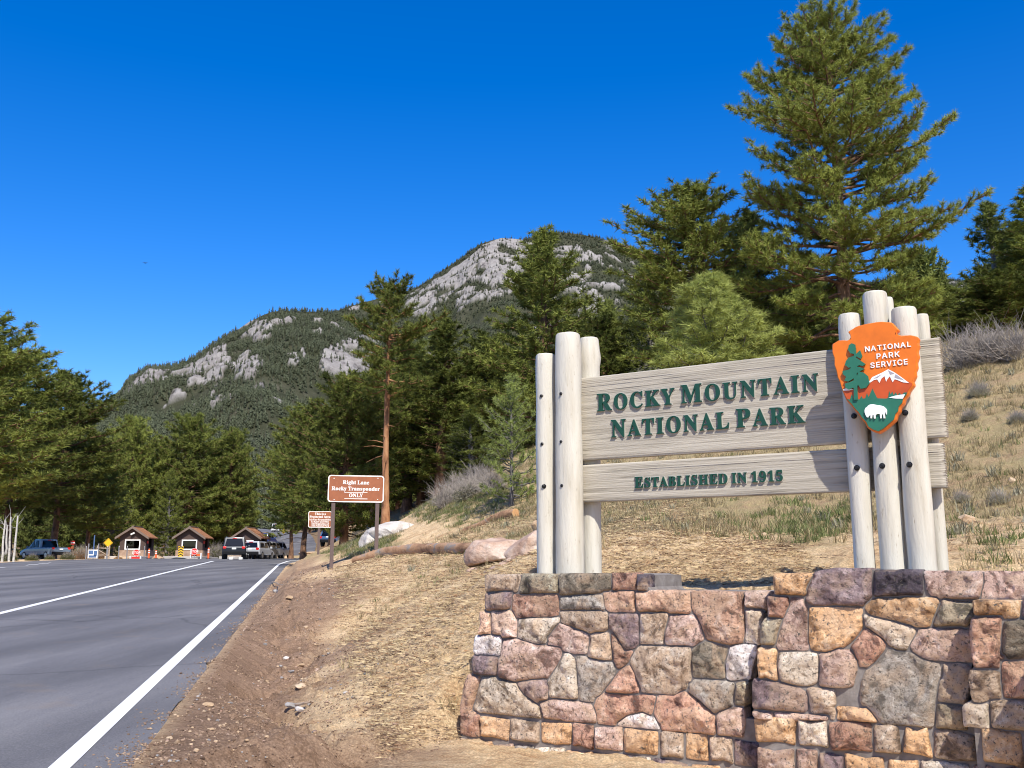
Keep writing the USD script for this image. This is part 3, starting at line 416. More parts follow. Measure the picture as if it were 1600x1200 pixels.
# ------------------------------------------------------------------ conifers
leaf_dark = foliage('pine_needles', (0.021, 0.033, 0.008), (0.32, 0.355, 0.075))
leaf_bright = foliage('young_pine_needles', (0.22, 0.25, 0.06), (0.62, 0.66, 0.20))
leaf_far = foliage('far_pine_needles', (0.027, 0.039, 0.013), (0.27, 0.30, 0.072))
leaf_mid = foliage('open_pine_needles', (0.04, 0.06, 0.015), (0.34, 0.40, 0.11))
bark = mottled('pine_bark', [(0.3, (0.035, 0.022, 0.015)), (0.5, (0.16, 0.085, 0.048)), (0.7, (0.30, 0.17, 0.10))], scale=5, stretch=(1, 1, 0.3), bump=0.8, dist=0.05)
bark_orange = mottled('orange_pine_bark', [(0.3, (0.06, 0.032, 0.02)), (0.45, (0.27, 0.125, 0.058)), (0.7, (0.44, 0.24, 0.12))], scale=4, stretch=(1, 1, 0.3), bump=0.8, dist=0.05)
bark_grey = mottled('grey_bark', [(0.3, (0.05, 0.045, 0.04)), (0.6, (0.17, 0.155, 0.14)), (0.8, (0.30, 0.28, 0.26))], scale=6, stretch=(1, 1, 0.3), bump=0.6, dist=0.03)
def needles(P, D, rng, k, length, width, spread=0.8):
    n = len(P); D = D / np.linalg.norm(D, axis=1, keepdims=True)
    rnd = rng.normal(size=(n, k, 3)); rnd /= np.linalg.norm(rnd, axis=2, keepdims=True)
    d = D[:, None] * (1 - spread * 0.55) + rnd * spread; d /= np.linalg.norm(d, axis=2, keepdims=True)
    l = length * rng.uniform(0.65, 1.15, (n, k, 1))
    base = P[:, None] + D[:, None] * rng.uniform(-0.45, 0.25, (n, k, 1)) * length
    side = np.cross(d, rng.normal(size=(n, k, 3))); side /= np.linalg.norm(side, axis=2, keepdims=True) + 1e-9
    w = width * rng.uniform(0.7, 1.2, (n, k, 1))
    V = np.stack([base - side * w * 0.5, base + side * w * 0.5, base + d * l], 2).reshape(-1, 3)
    return V, np.arange(len(V)).reshape(-1, 3)
def pine_meshes(seed, H, R, cb, prof, per_m, tuft, k, nw, tstep, r0=None, up=(-0.15, 0.75), gap=0.0, lean=0.0, spread=0.8, irregular=0.35, subs=0.30, dead=True):
    """trunk with limbs, and needles: R longest limb, cb where the crown starts, prof (height in the crown, share of R) pairs"""
    rng = np.random.default_rng(seed); r0 = r0 or H * 0.016 + 0.05
    zs = np.linspace(-0.6, H, 26); wob = np.cumsum(rng.normal(0, 0.012 * H / 12, (26, 2)), 0); wob -= wob[0]
    axis = np.column_stack([wob[:, 0] + lean * np.maximum(zs, 0), wob[:, 1], zs])
    rad = r0 * (np.clip(1 - np.maximum(zs, 0) / H, 0, 1) ** 0.8) + 0.012; rad *= 1 + 0.5 * np.exp(-np.maximum(zs, 0) / (0.03 * H + .1))
    wood = [tube(axis, rad, 9, noise=0.25, seed=seed)]
    P, D = [], []
    pos = lambda h: np.array([np.interp(h, zs, axis[:, i]) for i in range(3)])
    px_, py_ = zip(*prof); nb = int(per_m * H * (1 - cb)); az0 = rng.uniform(0, 6.28)
    phase = rng.uniform(0, 6.28, 4)
    for b in range(nb):
        c = (b + rng.uniform(0, 1)) / nb; h = H * (cb + (1 - cb) * c * 0.985)
        if rng.uniform() < gap * (0.5 + 0.5 * math.sin(c * 14 + phase[0])): continue
        a = az0 + b * 2.39996 + rng.normal(0, 0.35)
        L = R * np.interp(c, px_, py_) * (1 - irregular * rng.uniform() ** 1.5) * (1 + 0.18 * math.sin(a * 2 + phase[1]) + 0.15 * math.sin(c * 9 + a + phase[2])) + 0.12
        el = up[0] + (up[1] - up[0]) * c ** 1.3 + rng.normal(0, 0.12)
        hd = np.array([math.cos(a), math.sin(a), 0]); t = np.linspace(0, 1, 6)
        curve = np.array([pos(h) + hd * L * x * math.cos(el) + np.array([0, 0, 1]) * L * (math.sin(el) * x + 0.22 * x ** 2.4) for x in t])
        curve[1:] += rng.normal(0, 0.025 * L, (5, 3))
        br = 0.012 + 0.016 * L; wood.append(tube(curve, br * (1 - 0.8 * t), 4, cap=False))
        at_ = lambda x: np.array([np.interp(x, t, curve[:, i]) for i in range(3)])
        start = 0.18 + 0.25 * (1 - c)
        for x in np.arange(start, 1.0, tstep / max(L, 0.2)):
            P.append(at_(x) + rng.normal(0, 0.05, 3)); D.append(hd * 0.6 + np.array([0, 0, 0.8]) + rng.normal(0, .3, 3))
        P.append(curve[-1]); D.append(hd + np.array([0, 0, 0.5]))
        side = np.array([-hd[1], hd[0], 0]); sg = 1
        for x in np.arange(start, 0.97, subs / max(L, 0.3)):
            sg = -sg; sl = L * 0.42 * (1.08 - x) * rng.uniform(0.6, 1.25) + 0.12; q = at_(x)
            dr = side * sg * rng.uniform(0.6, 1.0) + hd * rng.uniform(0.3, 0.9) + np.array([0, 0, rng.uniform(-0.05, 0.5)]); dr /= np.linalg.norm(dr)
            e = q + dr * sl + np.array([0, 0, 0.12 * sl]); wood.append(tube(np.array([q, (q + e) / 2 + rng.normal(0, .02, 3), e]), [br * .4, br * .3, 0.006], 3, cap=False))
            for y in np.arange(0.35, 1.01, tstep / max(sl, 0.1)):
                P.append(q + (e - q) * y + rng.normal(0, 0.04, 3)); D.append(dr * 0.7 + np.array([0, 0, 0.75]) + rng.normal(0, .25, 3))
    for i in range(3): P.append(pos(H) + np.array([0, 0, -0.1 * i])); D.append(np.array([0, 0, 1.0]))
    if dead and cb > 0.08:          # bare stubs below the crown
        for _ in range(int(3 + 12 * cb)):
            h = H * cb * rng.uniform(0.35, 1.0); a = rng.uniform(0, 6.28); L = R * rng.uniform(0.1, 0.45); hd = np.array([math.cos(a), math.sin(a), rng.uniform(-.2, .3)])
            q = pos(h); wood.append(tube(np.array([q, q + hd * L * .5, q + hd * L + np.array([0, 0, -0.1 * L])]), [0.03, 0.02, 0.006], 4, cap=False))
    V, f = needles(np.array(P), np.array(D), rng, k, tuft, nw, spread)
    w = trimesh.util.concatenate(wood)
    return (np.array(w.vertices), np.array(w.faces)), (V, f)
n_tri = 0
def pine(label, loc, rz, spec, wood_mat, leaf, group=None, scale=None, name='pine_tree', cat='pine tree'):
    global n_tri
    w, c = pine_meshes(**spec); n_tri += len(w[1]) + len(c[1])
    t = thing(name, label, cat, loc, rz, group, scale=scale)
    part(t, 'trunk', w, wood_mat, smooth=True, local=True); part(t, 'crown', c, leaf, local=True)
    return t
CONE = [(0, .55), (.12, .95), (.3, 1.0), (.55, .75), (.8, .42), (1, .08)]
ROUND = [(0, .6), (.2, .95), (.5, 1.0), (.75, .8), (.92, .45), (1, .15)]
FLAT = [(0, .5), (.25, .8), (.5, 1.0), (.72, .55), (.85, .75), (1, .2)]
BUSH = [(0, .75), (.15, 1.0), (.4, .85), (.7, .5), (1, .08)]
protos = {   # kind: (height, spread radius, arguments, bark, needles)
    'cone': (12.0, 2.9, dict(seed=11, H=12.0, R=2.9, cb=0.10, prof=CONE, per_m=17, tuft=0.30, k=26, nw=0.046, tstep=0.30, subs=0.30, irregular=0.5, gap=0.12), bark, leaf_dark),
    'round': (11.0, 3.0, dict(seed=12, H=11.0, R=3.0, cb=0.12, prof=ROUND, per_m=18, tuft=0.30, k=26, nw=0.046, tstep=0.30, subs=0.30, irregular=0.45, gap=0.1), bark, leaf_dark),
    'tall': (16.0, 2.7, dict(seed=13, H=16.0, R=2.7, cb=0.16, prof=CONE, per_m=14, tuft=0.32, k=26, nw=0.05, tstep=0.30, subs=0.30, irregular=0.55, gap=0.2), bark, leaf_dark),
    'young': (5.0, 1.7, dict(seed=14, H=5.0, R=1.7, cb=0.03, prof=BUSH, per_m=26.0, tuft=0.25, k=40, nw=0.017, tstep=0.17, irregular=0.3, up=(0.1, 0.9), subs=0.2, r0=.09), bark_grey, leaf_bright),
    'loose': (9.0, 2.3, dict(seed=15, H=9.0, R=2.3, cb=0.06, prof=CONE, per_m=16, tuft=0.27, k=24, nw=0.042, tstep=0.28, subs=0.28, irregular=0.6, gap=0.25), bark_grey, leaf_dark),
    'far_cone': (12.0, 2.7, dict(seed=21, H=12.0, R=2.7, cb=0.08, prof=CONE, per_m=10, tuft=0.60, k=14, nw=0.15, tstep=0.36, subs=0.5, irregular=0.5, gap=.1), bark, leaf_far),
    'far_round': (11.0, 3.1, dict(seed=22, H=11.0, R=3.1, cb=0.10, prof=ROUND, per_m=10, tuft=0.60, k=14, nw=0.15, tstep=0.36, subs=0.5, irregular=0.5, gap=.1), bark, leaf_far)}
protos['open'] = (5.0, 1.6, dict(seed=19, H=5.0, R=1.6, cb=0.04, prof=BUSH, per_m=17.0, tuft=0.19, k=26, nw=0.019, tstep=0.20, irregular=0.45, up=(0.05, 0.7), subs=0.26, gap=.2, r0=.08), bark_grey, leaf_mid)
protos['high'] = (13.0, 2.9, dict(seed=17, H=13.0, R=2.9, cb=0.22, prof=ROUND, per_m=18, tuft=0.30, k=26, nw=0.046, tstep=0.30, subs=0.30, irregular=0.5, gap=0.15, r0=.17), bark, leaf_dark)
first = {}
def plant(kind, px, ytop, D, width, label, rz=None, group=None, base=None):
    """a pine whose trunk stands D metres off in the direction px, its tip at picture height ytop, its crown 'width' picture units wide"""
    H0, R0, spec, wm, lm = protos[kind]
    top = at(px, ytop, D); g = gpt(top[0], top[1]); H = top[2] - g[2]
    sz = H / H0; sx = (width * D / F) / (2 * R0 * 0.92); rz = rz if rz is not None else (px * 0.37 + D) % 6.28
    nm = {'young': 'young_pine_tree', 'open': 'young_pine_tree'}.get(kind, 'pine_tree')
    if kind not in first: first[kind] = pine(label, g, rz, spec, wm, lm, group, scale=(sx, sx, sz), name=nm); return first[kind]
    return copy_of(first[kind], label, g, rz, (sx, sx, sz), group)

# the great pine behind the park sign
p = at(1292, 24, 34.0); g = gpt(p[0], p[1]); HH = p[2] - g[2]
pine('very tall ponderosa pine towering behind the right end of the park sign', g, 0.6,
     dict(seed=5, H=HH, R=4.05, cb=0.07, prof=[(0, .72), (.12, .88), (.24, 1.0), (.34, .82), (.42, .80), (.52, 1.06), (.6, .72), (.7, .80), (.8, .66), (.9, .50), (1, .2)], per_m=15.5, tuft=0.24, k=40, nw=0.027, tstep=0.19,
          irregular=0.5, gap=0.18, subs=0.20, up=(-0.2, 0.6), r0=0.24), bark, leaf_dark)
# the lone pine with the bare orange trunk
p = at(610, 447, 50.0); g = gpt(p[0], p[1]); HH = p[2] - g[2]
pine('lone tall pine with a long bare orange trunk right of the brown lane sign', g, 2.2,
     dict(seed=8, H=HH, R=3.3, cb=0.54, prof=[(0, .35), (.2, .8), (.4, .55), (.55, 1.0), (.72, .75), (.8, .35), (.9, .45), (1, .2)], per_m=15, tuft=0.27, k=30, nw=0.036, tstep=0.23, subs=0.24, irregular=0.6, gap=0.4, up=(-0.15, 0.45), r0=0.2), bark_orange, leaf_dark)
# right of the road
plant('round', 1082, 296, 38, 235, 'broad dense dark pine left of the very tall pine')
plant('cone', 1170, 330, 41, 190, 'dark pine crowded between the broad pine and the very tall pine')
plant('young', 1112, 436, 28.5, 215, 'bright bushy young pine just above the sign board lettering')
plant('cone', 846, 360, 52, 225, 'pointed green pine rising above the left sign posts', rz=1.0)
plant('tall', 690, 498, 58, 165, 'slender pine between the lone orange trunk and the pointed pine')
plant('round', 545, 592, 56, 165, 'rounded pine directly above the brown lane sign', rz=2.0)
plant('high', 482, 640, 78, 130, 'rounded pine left of the brown lane sign beside the road', rz=4.0)
plant('open', 799, 592, 29, 108, 'young open pine on the slope beside the left sign post', rz=0.3)
plant('loose', 735, 640, 41, 115, 'small light green pine behind the grey brush')
plant('round', 762, 530, 60, 170, 'loose pine behind the young open pine')
plant('round', 940, 500, 47, 150, 'dark pine behind the left end of the sign board', rz=3.3)
plant('loose', 1010, 400, 46, 130, 'loose dark pine left of the broad dense pine')
plant('cone', 1235, 470, 38, 150, 'low dark pine under the very tall pine', rz=2.8)
plant('round', 1390, 455, 40, 150, 'low dark pine right of the very tall pine trunk', rz=1.5)
plant('loose', 1545, 318, 52, 165, 'thin pine with open sky around its top at right')
plant('tall', 1612, 286, 48, 190, 'tall dark pine cut by the right edge', rz=0.8)
plant('round', 1478, 452, 46, 130, 'low dark pine right of the arrowhead posts', rz=5.0)
plant('round', 1560, 432, 42, 190, 'dark pine below the thin pine at the top of the slope', rz=0.9)
plant('cone', 1330, 440, 52, 150, 'dark pine far behind the arrowhead posts', rz=4.2)
plant('round', 642, 540, 66, 170, 'dark pine behind the lone orange trunk', rz=3.0)
plant('round', 590, 590, 70, 160, 'dark pine behind the rounded pine at the lane sign', rz=0.2)
plant('round', 660, 620, 62, 160, 'low bushy pine right of the lone orange trunk', rz=5.5)
plant('high', 462, 690, 96, 95, 'pine at the bend of the road behind the queue of cars', rz=1.1)
plant('high', 520, 690, 74, 90, 'small pine between the two brown signs', rz=1.9)
plant('cone', 890, 560, 44, 130, 'pine directly behind the left sign posts', rz=2.9)
# left of the road
plant('high', -12, 505, 76, 230, 'tall pine cut by the left edge', rz=0.5)
plant('high', 38, 556, 88, 190, 'tall pine with a thick trunk left of the blue pickup', rz=1.4)
plant('high', 104, 588, 98, 165, 'pine behind the blue pickup', rz=3.4)
plant('loose', -30, 640, 80, 130, 'loose pine in front of the tall left pines', rz=2.4)
plant('high', 150, 680, 104, 110, 'low pine right of the blue pickup', rz=5.2)
plant('round', 212, 658, 118, 110, 'rounded pine behind the left booth', rz=0.4)
plant('round', 300, 655, 122, 130, 'broad rounded pine behind the middle booth', rz=2.6)
plant('round', 365, 676, 126, 95, 'rounded pine behind the right booth', rz=4.4)
plant('loose', 268, 735, 108, 55, 'thin grey green pine between the left and middle booths', rz=0.9)
plant('loose', 182, 735, 108, 75, 'small pine left of the left booth', rz=3.9)
plant('cone', 255, 690, 124, 90, 'pine between the left and middle booths', rz=5.9)
plant('cone', 335, 700, 128, 90, 'pine between the middle and right booths', rz=1.2)
# the woods further back: alike, and too many to name one by one
rng = np.random.default_rng(77); k = 0; tries = 0; spots = []
for zone, n, (d0, d1), (x0, x1), txt in [('a', 90, (125, 300), (-120, 420), 'pine in the woods beyond the entrance booths'), ('b', 60, (85, 260), (455, 780), 'pine in the woods beyond the brown signs'), ('c', 60, (58, 190), (760, 1720), 'pine in the woods behind the park sign')]:
    got = 0
    while got < n and tries < 5000:
        tries += 1; px = rng.uniform(x0, x1); D = d0 * (d1 / d0) ** rng.uniform() ; p = at(px, 850, D)
        if paved.buffer(4 if D < 160 else 2.5).contains(Point(p[0], p[1])) or any(math.hypot(p[0] - q[0], p[1] - q[1]) < 2.6 for q in spots): continue
        if zone == 'a' and 395 < px < 470: continue
        spots.append(p[:2]); got += 1; g = gpt(p[0], p[1]); kind = 'far_round' if rng.uniform() < 0.55 else 'far_cone'
        hs = rng.uniform(0.72, 1.12) * (1.0 if zone != 'c' else 0.8); ws = hs * rng.uniform(0.85, 1.15); grp = {'a': 'pines beyond the booths', 'b': 'pines beyond the brown signs', 'c': 'pines behind the park sign'}[zone]
        far_ = D > math.sqrt(d0 * d1); lab = ('rounded ' if kind == 'far_round' else 'pointed ') + txt + (', in the farther rows' if far_ else ', in the nearer rows'); grp = grp + (', rounded' if kind == 'far_round' else ', pointed') + (' and farther' if far_ else ' and nearer'); txt_ = lab
        H0, R0, spec, wm, lm = protos[kind]
        if kind not in first: first[kind] = pine(txt_, g, rng.uniform(0, 6.28), spec, wm, lm, grp, scale=(ws, ws, hs), name='woodland_pine')
        else: copy_of(first[kind], txt_, g, rng.uniform(0, 6.28), (ws, ws, hs), grp)

# the forest on the mountains
def small_conifer(seed, dead=False):
    r = np.random.default_rng(seed); V, f = [], []
    if dead:
        V = [(-.12, 0, 0), (.12, 0, 0), (0, .1, 0), (0, 0, 9)]; f = [(0, 1, 3), (1, 2, 3), (2, 0, 3)]
        for i in range(9):
            a, h, l = r.uniform(0, 6.28), r.uniform(2.5, 8), r.uniform(.4, 1.1); n = len(V); V += [(0, 0, h), (0, 0, h + .2), (l * math.cos(a), l * math.sin(a), h + .3)]; f.append((n, n + 1, n + 2))
        return np.array(V, float), np.array(f)
    for i in range(54):
        h = r.uniform(0.08, 0.97); l = (1 - h) ** 0.75 * 2.2 * r.uniform(0.7, 1.15) + .12; a = r.uniform(0, 6.28); w = r.uniform(.45, .8) * (0.4 + (1 - h))
        z = h * 9; c, s = math.cos(a), math.sin(a); n = len(V)
        V += [(0, 0, z + .9), (l * c - w * s, l * s + w * c, z - .25), (l * c + w * s, l * s - w * c, z - .25)]; f.append((n, n + 1, n + 2))
    return np.array(V, float), np.array(f)
leaf_mtn_hazed = foliage('hazed_mountain_needles', (0.050, 0.060, 0.036), (0.145, 0.16, 0.090), trans=0.1)  # haze painted in: needle greens lightened and greyed with distance in mind
def forest(src, n, seed, label):
    V, f, k, Q = src; r = np.random.default_rng(seed)
    f3 = np.vstack([f[:, [0, 1, 2]], f[:, [0, 2, 3]]]); a, b, c = V[f3[:, 0]], V[f3[:, 1]], V[f3[:, 2]]
    cr = np.cross(b - a, c - a)[:, :2 + 1]; flat = np.abs(cr[:, 2]) * 0.5
    w = flat * (1 - 0.84 * k[f3].mean(1)) * (Q[f3].mean(1) < 1.04) * np.where(Q[f3].mean(1) < 0.5, 0.6, 1.0)
    dn = meshkit.fbm(((a + b + c) / 3) / 45, 3, seed); w *= np.clip((dn - 0.28) * 4, 0.12, 1)
    i = r.choice(len(f3), n, p=w / w.sum()); u, v = r.uniform(0, 1, (2, n, 1)); sw = (u + v) > 1; u, v = np.where(sw, 1 - u, u), np.where(sw, 1 - v, v)
    P = a[i] + u * (b[i] - a[i]) + v * (c[i] - a[i]); P[:, 2] -= 0.3
    path = numbered('/World', 'mountain_forest'); pi = UsdGeom.PointInstancer.Define(stage, path)
    kinds = []
    for q in range(5):
        pr = f'{path}/conifer_{q:03d}' if q else f'{path}/conifer'
        usdkit.mesh(stage, pr, small_conifer(100 + q, q == 4), bark_grey if q == 4 else leaf_mtn_hazed); kinds.append(Sdf.Path(pr))
    pi.CreatePrototypesRel().SetTargets(kinds)
    pi.CreateProtoIndicesAttr(Vt.IntArray.FromNumpy(np.where(r.uniform(0, 1, n) < 0.09, 4, r.integers(0, 4, n)).astype(np.int32)))
    pi.CreatePositionsAttr(Vt.Vec3fArray.FromNumpy(P.astype(np.float32)))
    sc = r.uniform(0.34, 0.82, (n, 1)) * np.array([[1, 1, 1.0]]); pi.CreateScalesAttr(Vt.Vec3fArray.FromNumpy(sc.astype(np.float32)))
    th = r.uniform(0, 6.28, n) / 2; qs = [Gf.Quath(float(math.cos(t)), 0, 0, float(math.sin(t))) for t in th]; pi.CreateOrientationsAttr(Vt.QuathArray(qs))
    tag(pi.GetPrim(), label, 'forest', None, 'stuff')
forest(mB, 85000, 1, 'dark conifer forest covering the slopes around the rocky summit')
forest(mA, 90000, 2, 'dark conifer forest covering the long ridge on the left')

# ------------------------------------------------------------------ the park sign
post_mat = mottled('cream_painted_log', [(0.25, (0.36, 0.315, 0.24)), (0.38, (0.46, 0.425, 0.345)), (0.55, (0.515, 0.487, 0.41)), (0.85, (0.56, 0.532, 0.46))], scale=5.0, stretch=(1.5, 1.5, 0.22), rough=0.5, bump=0.7, bscale=14, dist=0.016,
                   speck=(0.615, (0.27, 0.22, 0.155)), sscale=34)
board_mat = M('grey_sandblasted_board', {
    'geo': ('geometry', {}), 'map': ('mapping', {'rotation': (0, 0, _a)}), 'map2': ('mapping', {'scale': (0.9, 1, 34.0)}), 'map3': ('mapping', {'scale': (1.0, 1, 90.0)}),
    'n1': ('noise_texture', {'scale': 1.6, 'detail': 5.0, 'roughness': 0.6, 'distortion': 0.9}), 'n2': ('noise_texture', {'scale': 2.2, 'detail': 3.0, 'roughness': 0.6, 'distortion': 0.5}),
    'r': ('rgb_ramp', {'ramp': [(0.30, (0.16, 0.142, 0.115)), (0.42, (0.335, 0.30, 0.235)), (0.55, (0.40, 0.36, 0.29)), (0.75, (0.46, 0.42, 0.345))]}),
    'bu': ('bump', {'strength': 0.5, 'distance': 0.01}), 'p': ('principled_bsdf', {'roughness': 0.75, 'specular_ior_level': 0.3})},
    [('geo.position', 'map.vector'), ('map.vector', 'map2.vector'), ('map.vector', 'map3.vector'), ('map2.vector', 'n1.vector'), ('map3.vector', 'n2.vector'), ('n1.fac', 'r.fac'), ('n2.fac', 'bu.height'), ('bu.normal', 'p.normal'), ('r.color', 'p.base_color')], 'p.BSDF')
green_mat = plain('sign_green_paint', (0.004, 0.048, 0.026), 0.5)
bolt_mat = plain('black_bolt', (0.02, 0.02, 0.022), 0.45, 0.6)
white_paint = plain('white_sign_paint', (0.78, 0.78, 0.76), 0.5)
orange_paint = plain('emblem_orange', (0.66, 0.15, 0.004), 0.42)
rust_paint = plain('emblem_rust', (0.46, 0.070, 0.008), 0.45)
meadow_paint = plain('emblem_green', (0.020, 0.130, 0.075), 0.42)
shade_paint = plain('emblem_snow_shade', (0.32, 0.30, 0.33), 0.5)

base_c = sgn(1.3, 0.0, 0.0)
sign = thing('park_entrance_sign', 'large wooden park entrance sign with green lettering, log posts and an orange arrowhead', 'entrance sign', (base_c[0], base_c[1], 1.55))
Tb = 0.085                                   # board thickness
def log_post(pxb0, pxb1, yb, pxt0, pxt1, yt, w, seed, lump=None):
    b = onplane((pxb0 + pxb1) / 2, yb, w); t = onplane((pxt0 + pxt1) / 2, yt, w)
    kb = np.linalg.norm(sgn(*onplane(pxb0, yb, w), w) - sgn(*onplane(pxb1, yb, w), w)) * math.cos(_a - math.radians(18)) / 2
    kt = np.linalg.norm(sgn(*onplane(pxt0, yt, w), w) - sgn(*onplane(pxt1, yt, w), w)) * math.cos(_a - math.radians(18)) / 2
    zb, zt = 1.50, t[1]; u = (b[0] + t[0]) / 2; r = np.random.default_rng(seed)
    n, N = 16, 26; z = np.linspace(zb, zt, N); rad = np.interp(z, [zb, zt], [kb, kt]) * (1 + 0.018 * np.sin(z * 7 + seed) + r.normal(0, 0.006, N))
    if lump: rad *= 1 + lump[1] * np.exp(-((z - lump[0]) / 0.07) ** 2)
    rad[-1] *= 0.955; z = np.append(z, zt + 0.012); rad = np.append(rad, rad[-1] * 0.9); z[-2] -= 0.004
    fac = 1 + r.normal(0, 0.02, n)[None] + 0.012 * np.sin(z[:, None] * 5 + np.arange(n)[None] * 2.0 + seed)
    th = np.arange(n) * 2 * math.pi / n + r.uniform(0, 1)
    U = u + rad[:, None] * fac * np.cos(th); W = w + rad[:, None] * fac * np.sin(th); V = sgn(U, np.broadcast_to(z[:, None], U.shape), W).reshape(-1, 3)
    k = len(z); i = np.arange(k - 1)[:, None] * n; j = np.arange(n)[None]; j2 = (j + 1) % n
    q = np.stack([i + j, i + j2, i + n + j2, i + n + j], -1).reshape(-1, 4)
    V = np.vstack([V, sgn(u, z[-1] + 0.004, w)]); tri = np.stack([(k - 1) * n + np.arange(n), (k - 1) * n + (np.arange(n) + 1) % n, np.full(n, k * n)], 1)
    m = trimesh.Trimesh(V, np.vstack([q[:, [0, 1, 2]], q[:, [0, 2, 3]], tri]), process=False)
    if m.volume < 0: m.invert()
    return part(sign, 'post', m, post_mat, smooth=50), u, rad.mean()
def bolt(post, px, py, w, r=0.017):
    uz = onplane(px, py, w); c = sgn(uz[0], uz[1], w)
    head = tube([c - SN * 0.02, c + SN * 0.018, c + SN * 0.026], [r, r, r * 0.6], 6); wash = tube([c - SN * 0.02, c + SN * 0.006], [r * 1.35, r * 1.35], 12)
    part(post, 'bolt', [head, wash], bolt_mat)
pl, _, _ = log_post(839, 866.5, 897, 840, 868.5, 556, 0.10, 1)
pm, _, _ = log_post(869, 910, 897, 871, 907, 524, 0.115, 2)
log_post(912, 940, 897, 905, 935, 531, -Tb - 0.085, 3, (3.64, 0.16))
for p_, pts, w in ((pl, [(847, 619), (848, 694), (850, 760)], 0.185), (pm, [(877.5, 615.5), (878, 690.5), (879, 759)], 0.222)):
    for q in pts: bolt(p_, *q, w)
q1, _, _ = log_post(1334, 1367, 886, 1309, 1346, 494, 0.095, 4)
q2, _, _ = log_post(1370, 1412, 886, 1351, 1391, 459, 0.105, 5)
q3, _, _ = log_post(1415, 1462, 888, 1394, 1437, 484, 0.12, 6)
log_post(1388, 1412, 888, 1388, 1410, 466, -Tb - 0.085, 7)
log_post(1452, 1480, 888, 1430, 1455, 494, -Tb - 0.085, 8)
for p_, pts, w in ((q1, [(1334.5, 650), (1339, 731)], 0.18), (q2, [(1378.5, 728)], 0.20), (q3, [(1414.5, 645), (1421, 726)], 0.225)):
    for q in pts: bolt(p_, *q, w)

def board(pxl, pyl0, pyl1, pxr, pyr0, pyr1, seed):
    z0 = (onplane(pxl, pyl1, 0)[1] + onplane(pxr, pyr1, 0)[1]) / 2; z1 = (onplane(pxl, pyl0, 0)[1] + onplane(pxr, pyr0, 0)[1]) / 2
    u0 = onplane(pxl, pyl0, 0)[0] - 0.13; u1 = onplane(pxr, pyr0, 0)[0]
    nu, nv = 150, int((z1 - z0) / 0.0065); U, Zv = np.meshgrid(np.linspace(u0, u1, nu), np.linspace(z0, z1, nv), indexing='ij')
    P = np.stack([U * 0.8, Zv * 0 + seed, Zv * 26 + 1.3 * meshkit.fbm(np.stack([U * 0.9, Zv * 3, 0 * U + seed], -1), 3, seed)], -1)
    rel = meshkit.fbm(P, 3, seed); fine = np.sin(Zv * 2 * math.pi / 0.016 + 5 * meshkit.noise(np.stack([U * 1.2, Zv * 5, 0 * U + 3], -1), seed))
    edge = np.minimum(np.minimum(Zv - z0, z1 - Zv), u1 - U); W = -(0.004 * (rel - .5) * 2 + 0.0022 * fine) - 0.003; W -= 0.012 * np.clip(1 - edge / 0.012, 0, 1) ** 2
    F0 = sgn(U, Zv, W); i = np.arange(nu - 1)[:, None] * nv; j = np.arange(nv - 1)[None]
    f = np.stack([i + j, i + nv + j, i + nv + j + 1, i + j + 1], -1).reshape(-1, 4); n0 = nu * nv
    # end grain ridges run round the right end; the rest of the slab behind the face
    bU, bZ = U, Zv; B0 = sgn(bU, bZ, np.full(U.shape, -Tb)); V = np.vstack([F0.reshape(-1, 3), B0.reshape(-1, 3)])
    def wall(idx): a = np.array(idx); return np.stack([a[:-1], a[:-1] + n0, a[1:] + n0, a[1:]], 1)
    rim = np.vstack([wall([k * nv for k in range(nu)]), wall([(nu - 1) * nv + k for k in range(nv)]), wall([k * nv + nv - 1 for k in range(nu)][::-1]), wall([k for k in range(nv)][::-1])])
    qd = np.vstack([f, f[:, ::-1] + n0, rim]); 
    sc = 1 + 0 * V[:, 0]
    # ridged right end
    e = np.abs(((V - SO) @ SU) - u1) < 1e-6; V[e] += SU * (0.006 * np.sin(V[e][:, 2] * 2 * math.pi / 0.019))[:, None]
    return part(sign, 'board', (V, qd), board_mat, smooth=35), (u0, u1, z0, z1)
bu, bub = board(908, 590, 720, 1467, 527, 682, 3)
bl, blb = board(908, 728, 785, 1473, 690, 762, 8)

def sign_text(parent, text, u0, u1, z, h, fatten, big, bigk, depth, w=0.001, aspect=1.0, track=14, pad=0.007):
    letters, L = text_polys(text, h, fatten, big, bigk, track, aspect); k = (u1 - u0) / L; pads = []
    for ch, g in letters:
        g = affinity.scale(g, k, 1, origin=(0, 0)); m = prism(g, depth); v = m.vertices
        m = trimesh.Trimesh(sgn(u0 + v[:, 0], z + v[:, 1], w + v[:, 2]), m.faces, process=False)
        if m.volume < 0: m.invert()
        part(parent, 'letter', m, green_mat); pads.append(g.buffer(pad))
    pm_ = prism(unary_union(pads), 0.004); v = pm_.vertices
    m = trimesh.Trimesh(sgn(u0 + v[:, 0], z + v[:, 1], w - 0.003 + v[:, 2]), pm_.faces, process=False); part(parent, 'letter_backing', m, board_pad)
board_pad = plain('pale_letter_backing', (0.42, 0.39, 0.33), 0.7)
def two(p, q, w=0.02): a, b = onplane(*p, w), onplane(*q, w); return a[0], b[0], (a[1] + b[1]) / 2
DW = 0.033
u0, u1, zb = two((931, 644), (1282, 607), DW); hh = (onplane(945, 618, DW)[1] - onplane(945, 642, DW)[1])
sign_text(bu, 'ROCKY MOUNTAIN', u0, u1, zb, hh, 0.9, (0, 6), 1.12, 0.017)
u0, u1, zb = two((953, 684), (1260, 658), DW)
sign_text(bu, 'NATIONAL PARK', u0, u1, zb, hh * 1.0, 0.9, (0, 9), 1.1, 0.017)
